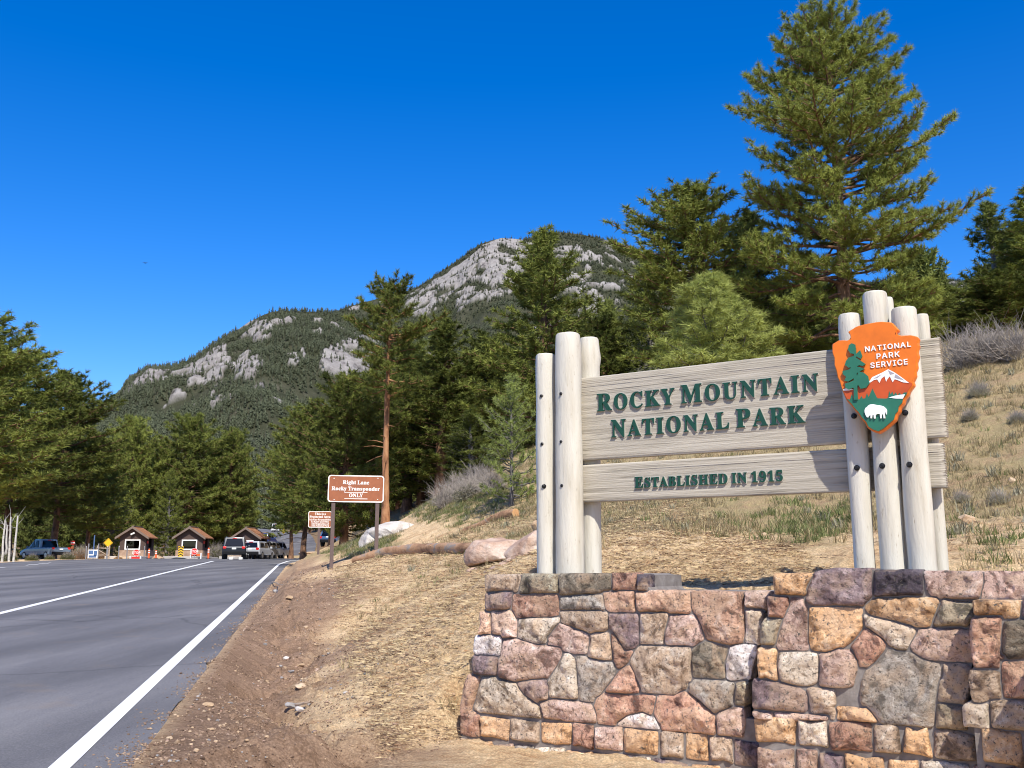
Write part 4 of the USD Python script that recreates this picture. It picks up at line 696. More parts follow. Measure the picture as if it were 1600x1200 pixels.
u0, u1, zb = two((990, 764), (1224, 749), DW)
sign_text(bl, 'ESTABLISHED IN 1915', u0, u1, zb, hh * 0.60, 1.0, (0,), 1.12, 0.016, track=8)

# the arrowhead
EW = 0.272
emb = numbered(sign, 'emblem'); UsdGeom.Xform.Define(stage, emb)
tag(stage.GetPrimAtPath(emb), 'orange arrowhead emblem with a green tree, snowy mountain and white bison')
def ez(pts, w): p = np.array(pts, float); return onplane(1270 + p[:, 0] / 4.617, 440 + p[:, 1] / 4.617, w)
def layer(name, poly, w0, w1, mat, bev=0.0, smooth=False):
    m = prism(poly, w1 - w0); v = m.vertices
    m = trimesh.Trimesh(sgn(v[:, 0], v[:, 1], w0 + v[:, 2]), m.faces, process=False)
    if m.volume < 0: m.invert()
    return part(emb, name, m, mat)
out = [(430, 293), (490, 283), (570, 292), (610, 335), (624, 350), (608, 356), (600, 375), (640, 388), (700, 380), (755, 395), (768, 410), (758, 440), (768, 462), (755, 500), (765, 540), (750, 580), (755, 620), (740, 650), (745, 680), (725, 720), (735, 745), (700, 790), (690, 820), (665, 850), (660, 880), (635, 905), (630, 940), (610, 960), (600, 1000), (560, 1035), (520, 1070), (475, 1095), (430, 1080), (390, 1055), (375, 1020), (345, 990), (320, 950), (300, 930), (270, 890), (245, 865), (225, 830), (215, 800), (200, 760), (190, 720), (175, 690), (165, 640), (150, 600), (150, 550), (135, 510), (135, 450), (180, 420), (215, 418), (245, 420), (265, 410), (265, 385), (250, 360), (300, 325), (370, 302)]
OP = Polygon(ez(out, EW + 0.06)); inner = OP.buffer(-0.013).buffer(0.004)
# body with flaked edges: ring by ring from the back to the face
def ring(poly, n): return np.array([poly.exterior.interpolate(t, True).coords[0] for t in np.linspace(0, 1, n, endpoint=False)])
nR = 150; R0 = ring(OP, nR); R1 = ring(OP.buffer(0), nR); RI = np.array([inner.exterior.interpolate(inner.exterior.project(Point(*p))).coords[0] for p in R0])
ch = 0.5 + 0.5 * np.sin(np.arange(nR) * 0.75 + 2 * np.sin(np.arange(nR) * 0.31)); mid_ = R0 * (0.6 + 0.3 * ch[:, None]) + RI * (0.4 - 0.3 * ch[:, None])
V = np.vstack([sgn(R0[:, 0], R0[:, 1], EW), sgn(R0[:, 0], R0[:, 1], EW + 0.028 + 0.010 * ch), sgn(mid_[:, 0], mid_[:, 1], EW + 0.045), sgn(RI[:, 0], RI[:, 1], np.full(nR, EW + 0.055))])
i = np.arange(3)[:, None] * nR; j = np.arange(nR)[None]; j2 = (j + 1) % nR
qd = np.stack([i + j, i + j2, i + nR + j2, i + nR + j], -1).reshape(-1, 4)
if Polygon(R0).exterior.is_ccw is False: qd = qd[:, ::-1]
part(emb, 'arrowhead_rim', (V, qd), rust_orange if False else orange_paint, smooth=25)
layer('arrowhead_face', inner.buffer(0.0005), EW, EW + 0.056, orange_paint)
E0 = EW + 0.057
P_ = lambda pts, w=E0: Polygon(ez(pts, w)).buffer(0)
band = P_([(190, 795), (240, 770), (300, 782), (350, 742), (400, 735), (470, 680), (540, 640), (620, 690), (720, 735), (705, 800), (660, 850), (550, 852), (225, 860)]).intersection(inner.buffer(-0.004))
layer('mountain', band, E0, E0 + 0.004, rust_paint)
snow = [P_([(405, 728), (430, 690), (470, 672), (500, 658), (545, 633), (590, 655), (640, 690), (697, 733), (650, 727), (615, 712), (592, 705), (577, 727), (557, 684), (541, 702), (530, 722), (518, 682), (496, 702), (482, 732), (466, 706), (440, 712), (417, 728)]), P_([(200, 788), (250, 765), (296, 779), (260, 786)]).intersection(inner.buffer(-0.004))]
layer('snow_cap', unary_union(snow), E0 + 0.004, E0 + 0.007, white_paint)
layer('snow_shadow_mark', unary_union([P_([(545, 640), (590, 664), (560, 672)]), P_([(600, 668), (660, 712), (610, 698), (590, 690)]), P_([(440, 700), (500, 668), (470, 695)])]), E0 + 0.007, E0 + 0.009, shade_paint)
mead = [(200, 835), (270, 852), (283, 812), (296, 850), (340, 850), (352, 826), (362, 845), (380, 842), (392, 806), (404, 835), (414, 812), (432, 772), (448, 806), (466, 842), (530, 845), (545, 840), (553, 790), (562, 815), (575, 795), (585, 820), (600, 800), (612, 822), (628, 803), (640, 820), (662, 800), (720, 800), (660, 850), (640, 905), (600, 1000), (475, 1085), (380, 1040), (300, 930)]
layer('meadow', P_(mead).intersection(inner.buffer(-0.006)), E0, E0 + 0.008, meadow_paint)
layer('lake', P_([(548, 838), (600, 823), (668, 813), (652, 846), (600, 845)]).intersection(inner.buffer(-0.006)), E0 + 0.008, E0 + 0.011, white_paint)
tree = [[(302, 480), (314, 480), (328, 855), (300, 855)], [(285, 448), (310, 458), (313, 490), (300, 525), (275, 520), (258, 495), (265, 462)], [(345, 498), (360, 540), (350, 560), (320, 545), (318, 525)], [(262, 552), (300, 540), (330, 560), (385, 598), (365, 612), (340, 606), (310, 620), (262, 624), (236, 604), (244, 576)],
        [(218, 648), (260, 640), (300, 612), (345, 620), (378, 634), (340, 650), (318, 668), (300, 700), (262, 724), (232, 718), (245, 690), (222, 672)], [(335, 650), (372, 660), (402, 684), (412, 738), (388, 768), (350, 776), (328, 742), (318, 700)], [(236, 740), (272, 728), (300, 715), (330, 745), (322, 772), (290, 770), (262, 780), (240, 768)]]
layer('tree', unary_union([P_(t) for t in tree]).buffer(0.002).buffer(-0.002), E0 + 0.004, E0 + 0.022, meadow_paint)
bison = [(378, 930), (384, 914), (396, 906), (404, 896), (420, 888), (440, 886), (462, 892), (490, 895), (514, 902), (530, 916), (538, 930), (537, 962), (533, 958), (528, 938), (524, 962), (526, 988), (515, 988), (512, 966), (504, 955), (500, 988), (490, 988), (488, 956), (466, 958), (458, 966), (456, 990), (446, 990), (443, 964), (436, 962), (430, 988), (421, 988), (420, 964), (410, 972), (404, 982), (394, 980), (384, 962), (379, 946)]
layer('bison', P_(bison), E0 + 0.008, E0 + 0.022, white_paint)
def sans(txt, pl_, pr_, ytop, bold=True):
    a, b = onplane(1270 + pl_[0] / 4.617, 440 + pl_[1] / 4.617, E0), onplane(1270 + pr_[0] / 4.617, 440 + pr_[1] / 4.617, E0)
    hgt = onplane(1270 + pl_[0] / 4.617, 440 + ytop / 4.617, E0)[1] - a[1]; ms, x = [], 0.0
    for ch_ in txt:
        m = meshkit.text_mesh(ch_, hgt, 0.006, True); m.apply_translation([x, 0, 0]); ms.append(m); x = m.bounds[1][0] + hgt * 0.16
    L = ms[-1].bounds[1][0]; zc = (a[1] + b[1]) / 2
    for m in ms:
        v = m.vertices; q = trimesh.Trimesh(sgn(a[0] + v[:, 0] * (b[0] - a[0]) / L, zc + v[:, 1], E0 + v[:, 2]), m.faces, process=False)
        if q.volume < 0: q.invert()
        part(emb, 'letter', q, white_paint)
sans('NATIONAL', (374, 505), (710, 470), 470); sans('PARK', (457, 559), (628, 541), 522); sans('SERVICE', (415, 625), (686, 595), 588)

# ------------------------------------------------------------------ the stone wall below the sign
def stone_mat(name, dark, mid, light, sp=(0.1, 0.085, 0.07), lim=0.60, sc=6.0):
    d, m, l = (np.array(c) for c in (dark, mid, light)); tan = np.array((.50, .36, .23))
    return M(name, {'geo': ('geometry', {}), 'oi': ('object_info', {}), 'n': ('noise_texture', {'scale': sc, 'detail': 10.0, 'roughness': .68, 'distortion': .8}), 'n2': ('noise_texture', {'scale': 3.3, 'detail': 6.0, 'roughness': .6, 'distortion': 1.2}), 's': ('noise_texture', {'scale': 38.0, 'detail': 6.0, 'roughness': .78}), 'b': ('noise_texture', {'scale': 30.0, 'detail': 10.0, 'roughness': .72}),
        'r': ('rgb_ramp', {'ramp': [(.34, d * .6), (.43, d), (.485, m), (.55, m * 1.08), (.60, l), (.8, l * 1.15)]}), 'r2': ('rgb_ramp', {'ramp': [(.46, (0, 0, 0)), (.60, (.85, .85, .85))]}), 'tn': ('mix_color', {'b': (m * .8 + tan * 1.2) / 2 * np.array((1.0, .95, .90))}),
        'sr': ('rgb_ramp', {'ramp': [(.39, (1, 1, 1)), (.45, (0, 0, 0)), (lim, (0, 0, 0)), (lim + .07, (.9, .9, .9))]}), 'mx': ('mix_color', {'b': sp}), 'v': ('math', {'math_type': 'multiply_add', 'value2': .36, 'value3': .88}), 'h': ('hsv', {'saturation': .90}),
        'bu': ('bump', {'strength': 1.0, 'distance': .035}), 'p': ('principled_bsdf', {'roughness': .88, 'specular_ior_level': .3})},
        [('geo.position', 'n.vector'), ('geo.position', 'n2.vector'), ('geo.position', 's.vector'), ('geo.position', 'b.vector'), ('n.fac', 'r.fac'), ('n2.fac', 'r2.fac'), ('r.color', 'tn.a'), ('r2.color', 'tn.fac'), ('s.fac', 'sr.fac'), ('sr.color', 'mx.fac'), ('tn.result', 'mx.a'),
         ('oi.random', 'v.value1'), ('v.value', 'h.value'), ('mx.result', 'h.color'), ('h.color', 'p.base_color'), ('b.fac', 'bu.height'), ('bu.normal', 'p.normal')], 'p.BSDF')
SM = {'t': stone_mat('tan_stone', (0.205,0.134,0.083), (0.474,0.346,0.237), (0.666,0.550,0.422)), 'p': stone_mat('pink_stone', (0.256,0.147,0.109), (0.525,0.352,0.275), (0.704,0.563,0.474)), 'o': stone_mat('ochre_stone', (0.282,0.141,0.051), (0.614,0.346,0.147), (0.768,0.538,0.307), lim=.66),
      'r': stone_mat('rust_stone', (0.166,0.077,0.051), (0.435,0.224,0.141), (0.602,0.384,0.269)), 'u': stone_mat('purple_stone', (0.090,0.058,0.064), (0.218,0.147,0.147), (0.384,0.282,0.269), lim=.66), 'k': stone_mat('dark_purple_and_shaded_stone', (0.032,0.026,0.035), (0.077,0.059,0.072), (0.154,0.122,0.134), lim=.7),  # dark purple also paints in the shade of one capstone end
      'w': stone_mat('white_stone', (0.384,0.333,0.307), (0.640,0.576,0.538), (0.794,0.742,0.704), lim=.7), 'g': stone_mat('grey_stone', (0.166,0.141,0.115), (0.358,0.314,0.262), (0.538,0.486,0.422)), 'l': stone_mat('lichen_stone', (0.115,0.096,0.064), (0.320,0.256,0.166), (0.538,0.486,0.333)),
      'c': stone_mat('cream_stone', (0.307,0.230,0.154), (0.589,0.486,0.365), (0.768,0.678,0.550)), 'd': stone_mat('olive_stone', (0.077,0.064,0.045), (0.205,0.166,0.115), (0.384,0.320,0.230)), 'e': stone_mat('orange_pink_stone', (0.282,0.147,0.090), (0.576,0.333,0.211), (0.717,0.499,0.358), lim=.66)}
mortar_mat = mottled('grey_mortar', [(0.3, (.115, .10, .09)), (0.55, (.185, .165, .15)), (0.8, (.27, .25, .23))], scale=9, bump=0.5, bscale=60, dist=0.008)
ZO = {'A': 710, 'B': 930, 'C': 1150, 'D': 1360}; ZK = 240 / 1108
SW = {'M': 0.34, 'R': 0.50, 'P': 0.70}
STONES = '''A t M 230,90 330,85 465,88 440,185 380,195 230,205
A l M 490,90 620,80 738,85 742,190 640,210 540,235 500,200 465,190
A d M 755,85 900,80 1108,78 1135,95 1122,180 1000,190 915,212 757,222
A u M 232,215 415,205 415,270 390,300 330,325 250,335 230,290
A r M 420,225 520,235 560,225 735,225 735,350 440,395 415,330
A g M 765,245 1050,225 1065,315 990,325 765,320
A e M 190,350 250,355 250,490 195,505 205,430
A p M 265,350 410,345 448,420 440,515 380,525 265,490
A c M 460,405 560,395 745,395 705,450 635,565 455,525
A t M 775,350 1050,345 1100,380 1095,450 1020,490 870,455 775,415
A p M 670,540 755,435 950,505 935,640 790,605 690,570
A t M 985,515 1015,505 1120,502 1122,685 960,662
A w M 165,545 205,520 330,525 330,590 320,640 170,645 150,620
A u M 145,680 180,665 295,675 290,795 145,780
A p M 355,550 440,545 580,590 765,610 700,760 660,820 440,838 330,815 318,760
A c M 800,655 850,710 875,800 875,965 705,955 675,850
A g M 875,670 980,690 1112,720 1148,770 1035,920 980,985 900,960
A u M 465,860 560,845 660,840 675,920 660,955 570,990 500,950
A e M 120,805 170,830 130,1100 120,1170 50,1170 65,1000 95,860
A c M 195,830 260,820 440,870 490,950 590,1020 615,1170 130,1170 150,1000
A p M 610,1005 740,985 960,1010 1005,1170 640,1170
B r M 122,80 265,75 298,178 122,183
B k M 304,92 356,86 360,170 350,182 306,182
B e M 55,210 275,200 285,240 275,325 75,335
B e M 290,215 560,200 650,205 678,260 665,335 590,345 295,325
B u M 95,365 300,365 300,600 215,620 160,520 100,470
B r M 108,485 145,530 205,640 290,622 210,700 145,745 118,600
B t M 320,360 515,360 500,450 470,565 320,565
B p M 535,380 725,375 770,490 770,525 690,580 500,560 505,500
B e M 690,225 800,205 1060,220 1050,450 1035,580 900,560 790,530 760,430 695,320
B t M 315,595 670,605 665,830 640,880 560,925 340,915 290,800 248,725 260,680
B r M 245,740 275,790 320,910 85,915
B d M 720,600 790,560 955,605 945,700 920,805 700,805
B w M 970,605 1040,590 1145,610 1115,700 1090,820 945,825 940,720
B g M 670,870 760,850 960,850 985,900 980,1000 870,1065 760,990 680,920
B l M 1020,860 1090,845 1068,1000 1000,1005
B r M 0,980 70,940 210,955 425,960 385,1075 310,1072 225,1095 150,1170 20,1170
B w M 160,1170 230,1105 340,1080 415,1115 460,1170
B r M 440,980 560,965 640,920 760,1010 845,1090 840,1170 475,1170 420,1085
B p M 890,1080 1000,1040 1060,1060 1040,1170 875,1170
C p M 65,215 250,205 220,310 65,320
C c M 65,335 188,340 190,400 150,570 75,565
C r R 255,245 360,245 330,390 245,380
C l R 245,400 320,400 270,480 250,570 190,565 210,450
C o R 300,85 400,80 530,75 495,180 470,215 290,195
C u R 560,95 650,75 960,40 980,120 965,270 895,290 640,290 520,260 510,190
C p R 415,260 480,255 505,300 490,610 295,610 320,470 370,350
C o R 525,320 720,315 895,320 895,430 820,540 720,605 570,615 525,575
C o R 185,625 290,620 280,700 270,830 175,820 185,720
C c R 310,640 545,640 575,750 555,845 470,865 390,840 310,815 300,730
C p R 620,660 750,620 800,640 850,710 820,860 690,875 600,850
C r R 830,590 935,480 1060,610 920,730 865,680
C u R 150,850 220,840 320,880 400,900 470,940 505,1030 430,1085 220,1090 135,1050
C t R 525,910 690,910 700,1000 680,1110 590,1075 530,1020
C p R 285,1115 400,1105 600,1105 670,1170 285,1170
C p R 150,1090 270,1120 265,1170 135,1170
C o R 720,1040 930,1050 1000,1170 760,1170
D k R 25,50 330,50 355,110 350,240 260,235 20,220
D p R 405,70 770,60 790,100 760,230 480,235 405,150
D p R 830,90 870,62 1240,62 1240,240 1108,235 980,260 805,245
D o R -30,300 20,255 260,245 475,250 450,340 420,420 340,445 190,400 20,355
D l R 530,260 620,285 735,280 735,370 690,400 660,440 450,435 490,330
D o P 755,280 1090,275 1080,380 770,345
D c R -50,375 20,390 300,460 230,605 60,520 -40,450
D p R 345,475 660,465 728,540 728,690 600,690 400,660 310,600
D r P 770,390 940,385 940,480 920,760 780,740 740,560
D d P 960,420 1200,400 1200,690 945,650
D g R 130,620 260,660 480,730 490,800 440,1000 430,1170 70,1170 0,1060 -60,980 -10,800 60,700
D t R 560,740 640,720 722,800 660,1000 480,1000 500,850
D l R 480,1010 660,1030 680,1170 470,1170
D t P 760,770 900,770 925,950 770,985 735,880
D r P 945,710 1200,700 1200,960 960,960
D c P 700,1050 845,1010 850,1170 695,1170
D t P 865,995 1080,985 1200,990 1200,1170 870,1170
D u P 1100,280 1240,270 1240,385 1095,385'''
wall = thing('stone_wall', 'low wall of pink, ochre and purple fieldstones with grey mortar below the park sign', 'stone wall', sgn(1.2, 0.0, 0.3))
from scipy.spatial import Delaunay
def stone_mesh(poly, w0, seed, bulge):
    r = np.random.default_rng(seed); P = Polygon(poly).buffer(0)
    if P.geom_type != 'Polygon': P = max(P.geoms, key=lambda g: g.area)
    sz = math.sqrt(P.area); P = P.buffer(-0.05 * min(sz, .25)).buffer(0.05 * min(sz, .25))
    n = 56; B = np.array([P.exterior.interpolate(t, True).coords[0] for t in np.linspace(0, 1, n, endpoint=False)])
    B += (meshkit.fbm(np.column_stack([B * 14, np.full(n, seed * 3.1)]), 3, seed) - 0.5)[:, None] * 0.018 * (B - B.mean(0)) / (np.linalg.norm(B - B.mean(0), axis=1, keepdims=True) + 1e-6)
    c = np.array(P.centroid.coords[0]); PB = Polygon(B).buffer(0)
    if PB.geom_type != 'Polygon': PB = max(PB.geoms, key=lambda g: g.area)
    x0, y0, x1, y1 = PB.bounds; step = max(0.016, sz / 24)
    gx_, gy_ = np.meshgrid(np.arange(x0, x1, step), np.arange(y0, y1, step)); G = np.column_stack([gx_.ravel(), gy_.ravel()]) + r.normal(0, step * .18, (gx_.size, 2)); G = G[shapely.contains_xy(PB.buffer(-step * .55), G[:, 0], G[:, 1])]
    A = np.vstack([B, G]); tri = Delaunay(A).simplices; cen = A[tri].mean(1); tri = tri[shapely.contains_xy(PB.buffer(1e-4), cen[:, 0], cen[:, 1])]
    d = shapely.distance(shapely.points(A), PB.exterior); d[:n] = 0
    prof = np.clip(d / (0.16 * sz + .012), 0, 1); prof = np.sqrt(np.clip(1 - (1 - prof) ** 2, 0, 1)) * 0.82 + 0.18 * np.clip(d / .012, 0, 1)
    p3 = np.column_stack([A, np.full(len(A), seed * 1.7)]); q3 = p3 + 0.06 * (meshkit.fbm(p3 * 9, 3, seed + 2) - .5)[:, None]
    pl = np.full(len(A), 9.0)                     # a few broken planes, the lowest one wins
    for _ in range(5): gdir = r.normal(0, min(.28, .035 / sz), 2); pl = np.minimum(pl, (A - c) @ gdir + r.uniform(.0, .04))
    fac = meshkit.fbm(q3 * 6, 4, seed) - .5; fine = meshkit.fbm(q3 * 22, 3, seed + 7) - .5
    H_ = bulge * prof * 0.75 + prof * (np.clip(pl, -.06, .05) * .85 + fac * .10 + fine * .045 + (np.round(fac * 9) / 9 - fac) * .05)
    H_ = np.maximum(H_, .28 * bulge * prof + .004); Wd = np.concatenate([np.full(n, w0 - 0.16), w0 - 0.008 + H_]); A2 = np.vstack([B, A]); V = sgn(A2[:, 0], A2[:, 1], Wd)
    j = np.arange(n); j2 = (j + 1) % n; sideq = np.stack([j, j2, n + j2, n + j], -1); ccw = Polygon(B).exterior.is_ccw
    if not ccw: sideq = sideq[:, ::-1]
    e1, e2 = A[tri[:, 1]] - A[tri[:, 0]], A[tri[:, 2]] - A[tri[:, 0]]; flip = (e1[:, 0] * e2[:, 1] - e1[:, 1] * e2[:, 0]) < 0; tri[flip] = tri[flip][:, ::-1]
    f = np.vstack([sideq[:, [0, 1, 2]], sideq[:, [0, 2, 3]], tri + n]); return (V, f), PB
ZL = {k: float(onplane(b, 1143, SW[k])[1]) for k, b in (('M', 1050), ('R', 1530), ('P', 1590))}
foot = {'M': [], 'R': [], 'P': []}; rs = np.random.default_rng(31); low = []; n_st = 0
LIST = []
for ln in STONES.splitlines():
    zz, kind, pl_, *pt = ln.split(); pt = np.array([list(map(float, p.split(','))) for p in pt])
    ext = pt[:, 1] >= 1165
    px, py = ZO[zz] + pt[:, 0] * ZK, 880 + pt[:, 1] * ZK; w = SW[pl_]
    q = onplane(px, py, w); q[ext, 1] = ZL[pl_] + rs.uniform(.012, .03); LIST.append([pl_, kind, Polygon(q).buffer(0)])
for a_, (pl_, kind, P) in enumerate(LIST):          # let each stone fill the joint up to its neighbours
    oth = unary_union([Q.buffer(.013) for b_, (pb, _, Q) in enumerate(LIST) if b_ != a_ and pb == pl_]); g = P.buffer(.034).difference(oth); x0, y0, x1, y1 = P.bounds
    g = g.intersection(shapely.box(x0 - .02, y0 - .02, x1 + .02, y1 + .006)).buffer(-.012).buffer(.012); g = g if g.geom_type == 'Polygon' else max(g.geoms, key=lambda q: q.area); LIST[a_][2] = g if g.area > P.area * .8 else P
for pl_, kind, P in LIST:
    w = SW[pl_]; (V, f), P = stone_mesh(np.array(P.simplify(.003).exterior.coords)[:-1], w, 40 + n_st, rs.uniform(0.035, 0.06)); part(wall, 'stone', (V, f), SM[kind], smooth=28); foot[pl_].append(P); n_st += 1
# the courses nearest the ground, and the ends beyond the picture
def course(plane, u0, u1, z0, z1, wmin=.16, wmax=.34):
    global n_st
    w = SW[plane]; u = u0
    while u < u1 - 0.06:
        du = min(rs.uniform(wmin, wmax), u1 - u); j = lambda s=0.018: rs.normal(0, s); g = 0.009
        poly = [(u + g + j(.006), z0 + g + j(.01)), (u + du * .5 + j(), z0 + g + j(.012)), (u + du - g + j(.006), z0 + g + j(.01)), (u + du - g + j(.008), z1 - g + j(.01)), (u + du * .5 + j(), z1 - g + j(.012)), (u + g + j(.008), z1 - g + j(.01))]
        (V, f), P = stone_mesh(np.array(poly), w, 40 + n_st, rs.uniform(0.035, 0.055)); part(wall, 'stone', (V, f), SM[rs.choice(list('tpgcruo'))], smooth=38); foot[plane].append(P); n_st += 1; u += du
uM0 = onplane(722, 1150, SW['M'])[0]; uMR = onplane(1178, 1100, SW['R'])[0]; uRP = onplane(1520, 1000, SW['P'])[0]; uEnd = uRP + 1.25
for z1, z0 in ((None, None),):
    for pl_, a, b in (('M', uM0 - 0.03, uMR - 0.02), ('R', uMR, uRP - 0.02), ('P', uRP, uEnd)):
        zl = ZL[pl_] + .005
        course(pl_, a, b, zl - 0.22, zl - 0.005); course(pl_, a, b, zl - 0.42, zl - 0.23)
uS = onplane(1618, 1000, SW['P'])[0]
for z0, z1 in ((0.20, .42), (.42, .62), (.62, .86), (.86, 1.10), (1.10, 1.32)): course('P', uS, uEnd, z0, z1)
# mortar core of each part of the wall, a little behind the stone faces
def core(poly, w0, w1):
    m = prism(poly.simplify(0.004), w1 - w0); v = m.vertices; m = trimesh.Trimesh(sgn(v[:, 0], v[:, 1], w0 + v[:, 2]), m.faces, process=False)
    if m.volume < 0: m.invert()
    return m
def hull_of(polys, g=0.045):
    u = unary_union(polys).buffer(g).buffer(-g - 0.006)
    if u.geom_type != 'Polygon': u = unary_union(polys).buffer(0.12).buffer(-.125)
    return Polygon((u if u.geom_type == 'Polygon' else max(u.geoms, key=lambda q: q.area)).exterior)
parts_ = []
for pl_, back in (('M', -0.42), ('R', -0.44), ('P', -0.30)):
    hp = hull_of(foot[pl_]); b = hp.bounds
    hp = hp.union(shapely.box(b[0] + 0.06, -0.45, b[2] - 0.01, ZL[pl_] + .15)); hp = Polygon(hp.exterior) if hp.geom_type == 'Polygon' else Polygon(max(hp.geoms, key=lambda q: q.area).exterior)
    parts_.append(core(hp, back + {'M': 0, 'R': .003, 'P': .006}[pl_], SW[pl_] - 0.012))
part(wall, 'mortar', parts_, mortar_mat)
# flat stones along the top of the wall, seen edge on from the road
for pl_, u0, u1, zt, seed in (('M', 1.22, uMR + 0.05, 1.405, 1),):
    u = u0
    while u < u1:
        du = rs.uniform(.35, .6); p = np.array([(u, -.38), (min(u + du, u1), -.38), (min(u + du, u1), SW['M'] - .03), (u, SW['M'] - .03)]) + rs.normal(0, .008, (4, 2))
        b_ = rhull([sgn(a, zt - .035 + dz, w) for a, w in p for dz in (0, .03)], 0.012); part(wall, 'coping_stone', b_, SM[rs.choice(list('pet'))], smooth=30); u += du + .015
# unseen pier added out of view, to cast shade on the right wall end
pier = []
uP = uEnd - 0.45
for k_, (z0, z1) in enumerate(((-.3, .1), (.1, .42), (.42, .8), (.8, 1.12), (1.12, 1.42), (1.42, 1.75))):
    for a in (0, 1):
        w0 = SW['P'] + 0.03 + a * 0.42 + (0.05 if k_ % 2 else 0); b_ = rhull([sgn(uP + du, z, w) for du in (0.03, .6) for z in (z0 + .03, z1 - .03) for w in (w0, w0 + .36)], 0.028); part(wall, 'pier_stone', b_, SM[rs.choice(list('pretgu'))], smooth=30)
part(wall, 'pier_mortar', core(shapely.box(uP + .02, -.4, uP + .60, 1.72), SW['P'] - .02, SW['P'] + .85), mortar_mat)

# ------------------------------------------------------------------ brown road signs
brown_paint = plain('sign_brown', (0.27, 0.085, 0.028), 0.5); brown_post = plain('brown_sign_post', (0.10, 0.065, 0.055), 0.6); cream_letter = plain('sign_letter_white', (0.80, 0.78, 0.72), 0.5)
def rplane(px, py, c):
    r = ray(px, py); n = np.array([RU[0], RU[1], 0]); k = ((c - EYE) @ n) / (r @ n); p = EYE + r * k[..., None]
    return np.stack([(p - c) @ np.array([RN[0], RN[1], 0]), p[..., 2]], -1)
def rpt(u, z, w, c): return np.array([c[0], c[1], 0]) + np.asarray(u)[..., None] * np.array([RN[0], RN[1], 0]) - np.asarray(w)[..., None] * np.array([RU[0], RU[1], 0]) + np.asarray(z)[..., None] * np.array([0, 0, 1.0])
def rslab(poly, w0, w1, c):
    m = prism(poly, w1 - w0); v = m.vertices; m = trimesh.Trimesh(rpt(v[:, 0], v[:, 1], w0 + v[:, 2], c), m.faces, process=False)
    if m.volume < 0: m.invert()
    return m
def rounded(x0, z0, x1, z1, r): return shapely.box(x0 + r, z0 + r, x1 - r, z1 - r).buffer(r)
def brown_sign(label, D, corners, posts, lines, rules, radius, bolts):
    c = at((corners[0] + corners[2]) / 2, (corners[1] + corners[3]) / 2, D); a, b = rplane(corners[0], corners[3], c), rplane(corners[2], corners[1], c)
    t = thing('brown_road_sign', label, 'road sign', gpt(c[0], c[1]), group=None)
    part(t, 'panel', rslab(rounded(a[0], a[1], b[0], b[1], radius), 0, 0.02, c), brown_paint)
    bd = rounded(a[0] + .004, a[1] + .004, b[0] - .004, b[1] - .004, radius).difference(rounded(a[0] + .035, a[1] + .035, b[0] - .035, b[1] - .035, radius * .7)); part(t, 'border', rslab(bd, 0.0205, 0.024, c), cream_letter)
    for px, hw in posts:
        u = rplane(px, 800, c)[0]; q = rpt(np.array(u), np.array(0.0), np.array(-0.06), c); g = float(ground(np.array([q[0]]), np.array([q[1]]))[0])
        part(t, 'post', rslab(shapely.box(u - hw, g - 0.4, u + hw, b[1] - 0.02), -0.13, -0.002, c), brown_post)
    for txt, x0, x1, yb, ch in lines:
        p, q = rplane(x0, yb, c), rplane(x1, yb, c); h = ch * D / F * 1.0; L_, tot = text_polys(txt, h, 1.6, None, 1, 4); k = (q[0] - p[0]) / tot
        for chh, g in L_: part(t, 'letter', rslab(affinity.translate(affinity.scale(g, k, 1, origin=(0, 0)), p[0], p[1]), 0.0205, 0.026, c), cream_letter)
    for x0, x1, y in rules: p, q = rplane(x0, y, c), rplane(x1, y, c); part(t, 'rule', rslab(shapely.box(p[0], p[1] - .008, q[0], p[1] + .008), 0.0205, 0.024, c), cream_letter)
    for x, y in bolts: p = rplane(x, y, c); part(t, 'bolt', rslab(Point(*p).buffer(.014, 4), 0.0205, 0.034, c), cream_letter)
    return t
brown_sign('brown lane sign on two posts reading Right Lane Rocky Transponder ONLY', 30.2, (511.5, 743.5, 600.5, 784.5), ((520.5, .055), (589.5, .055)),
           [('Right Lane', 535.5, 577, 756.3, 5.6), ('Rocky Transponder', 518, 593.5, 765.8, 5.6), ('ONLY', 545, 567, 776.6, 5.4)], [(538, 574, 769.3), (538, 574, 779.2)], 0.09, [(522, 747.5), (590.5, 747.5), (522, 780.5), (590, 780.5)])
brown_sign('smaller brown sign on one post about the protected area behind the lane sign', 52.0, (481, 799, 519, 824.3), ((499.5, .06),),
           [('This is a', 492, 509.5, 804.5, 3.4), ('Protected Area', 483.5, 516.5, 809.0, 3.4), ('It is Your Responsibility', 483, 517, 813.0, 2.5), ('To Know and Obey', 486, 514, 816.3, 2.5), ('The Regulations of', 486.5, 514, 819.6, 2.5), ('This National Park', 486.5, 514, 822.6, 2.4)], [], 0.1, [])

# ------------------------------------------------------------------ boulders, logs and stones on the slope
def boulder(seed, size, flat=0.8, jag=0.25, sub=4):
    m = trimesh.creation.icosphere(sub, 1.0); r = np.random.default_rng(seed); v = m.vertices.copy()
    for _ in range(9):      # broken faces
        n = r.normal(size=3); n /= np.linalg.norm(n); d = r.uniform(0.45, 0.9); e = v @ n - d; v -= np.clip(e, 0, None)[:, None] * n
    v *= (1 + jag * (meshkit.fbm(v * 1.6 + seed * 7, 4, seed) - 0.5)[:, None] * 2 * .6 + 0.10 * (meshkit.fbm(v * 6 + seed, 3, seed) - .5)[:, None]); v *= np.array(size); v[:, 2] *= flat
    m.vertices = v; return m
pink_rock = mottled('pink_boulder', [(0.3, (.22, .125, .08)), (0.5, (.44, .30, .22)), (0.7, (.60, .50, .41))], scale=2.2, bump=0.9, bscale=11, dist=0.05, speck=(.62, (.20, .12, .08)), sscale=9)
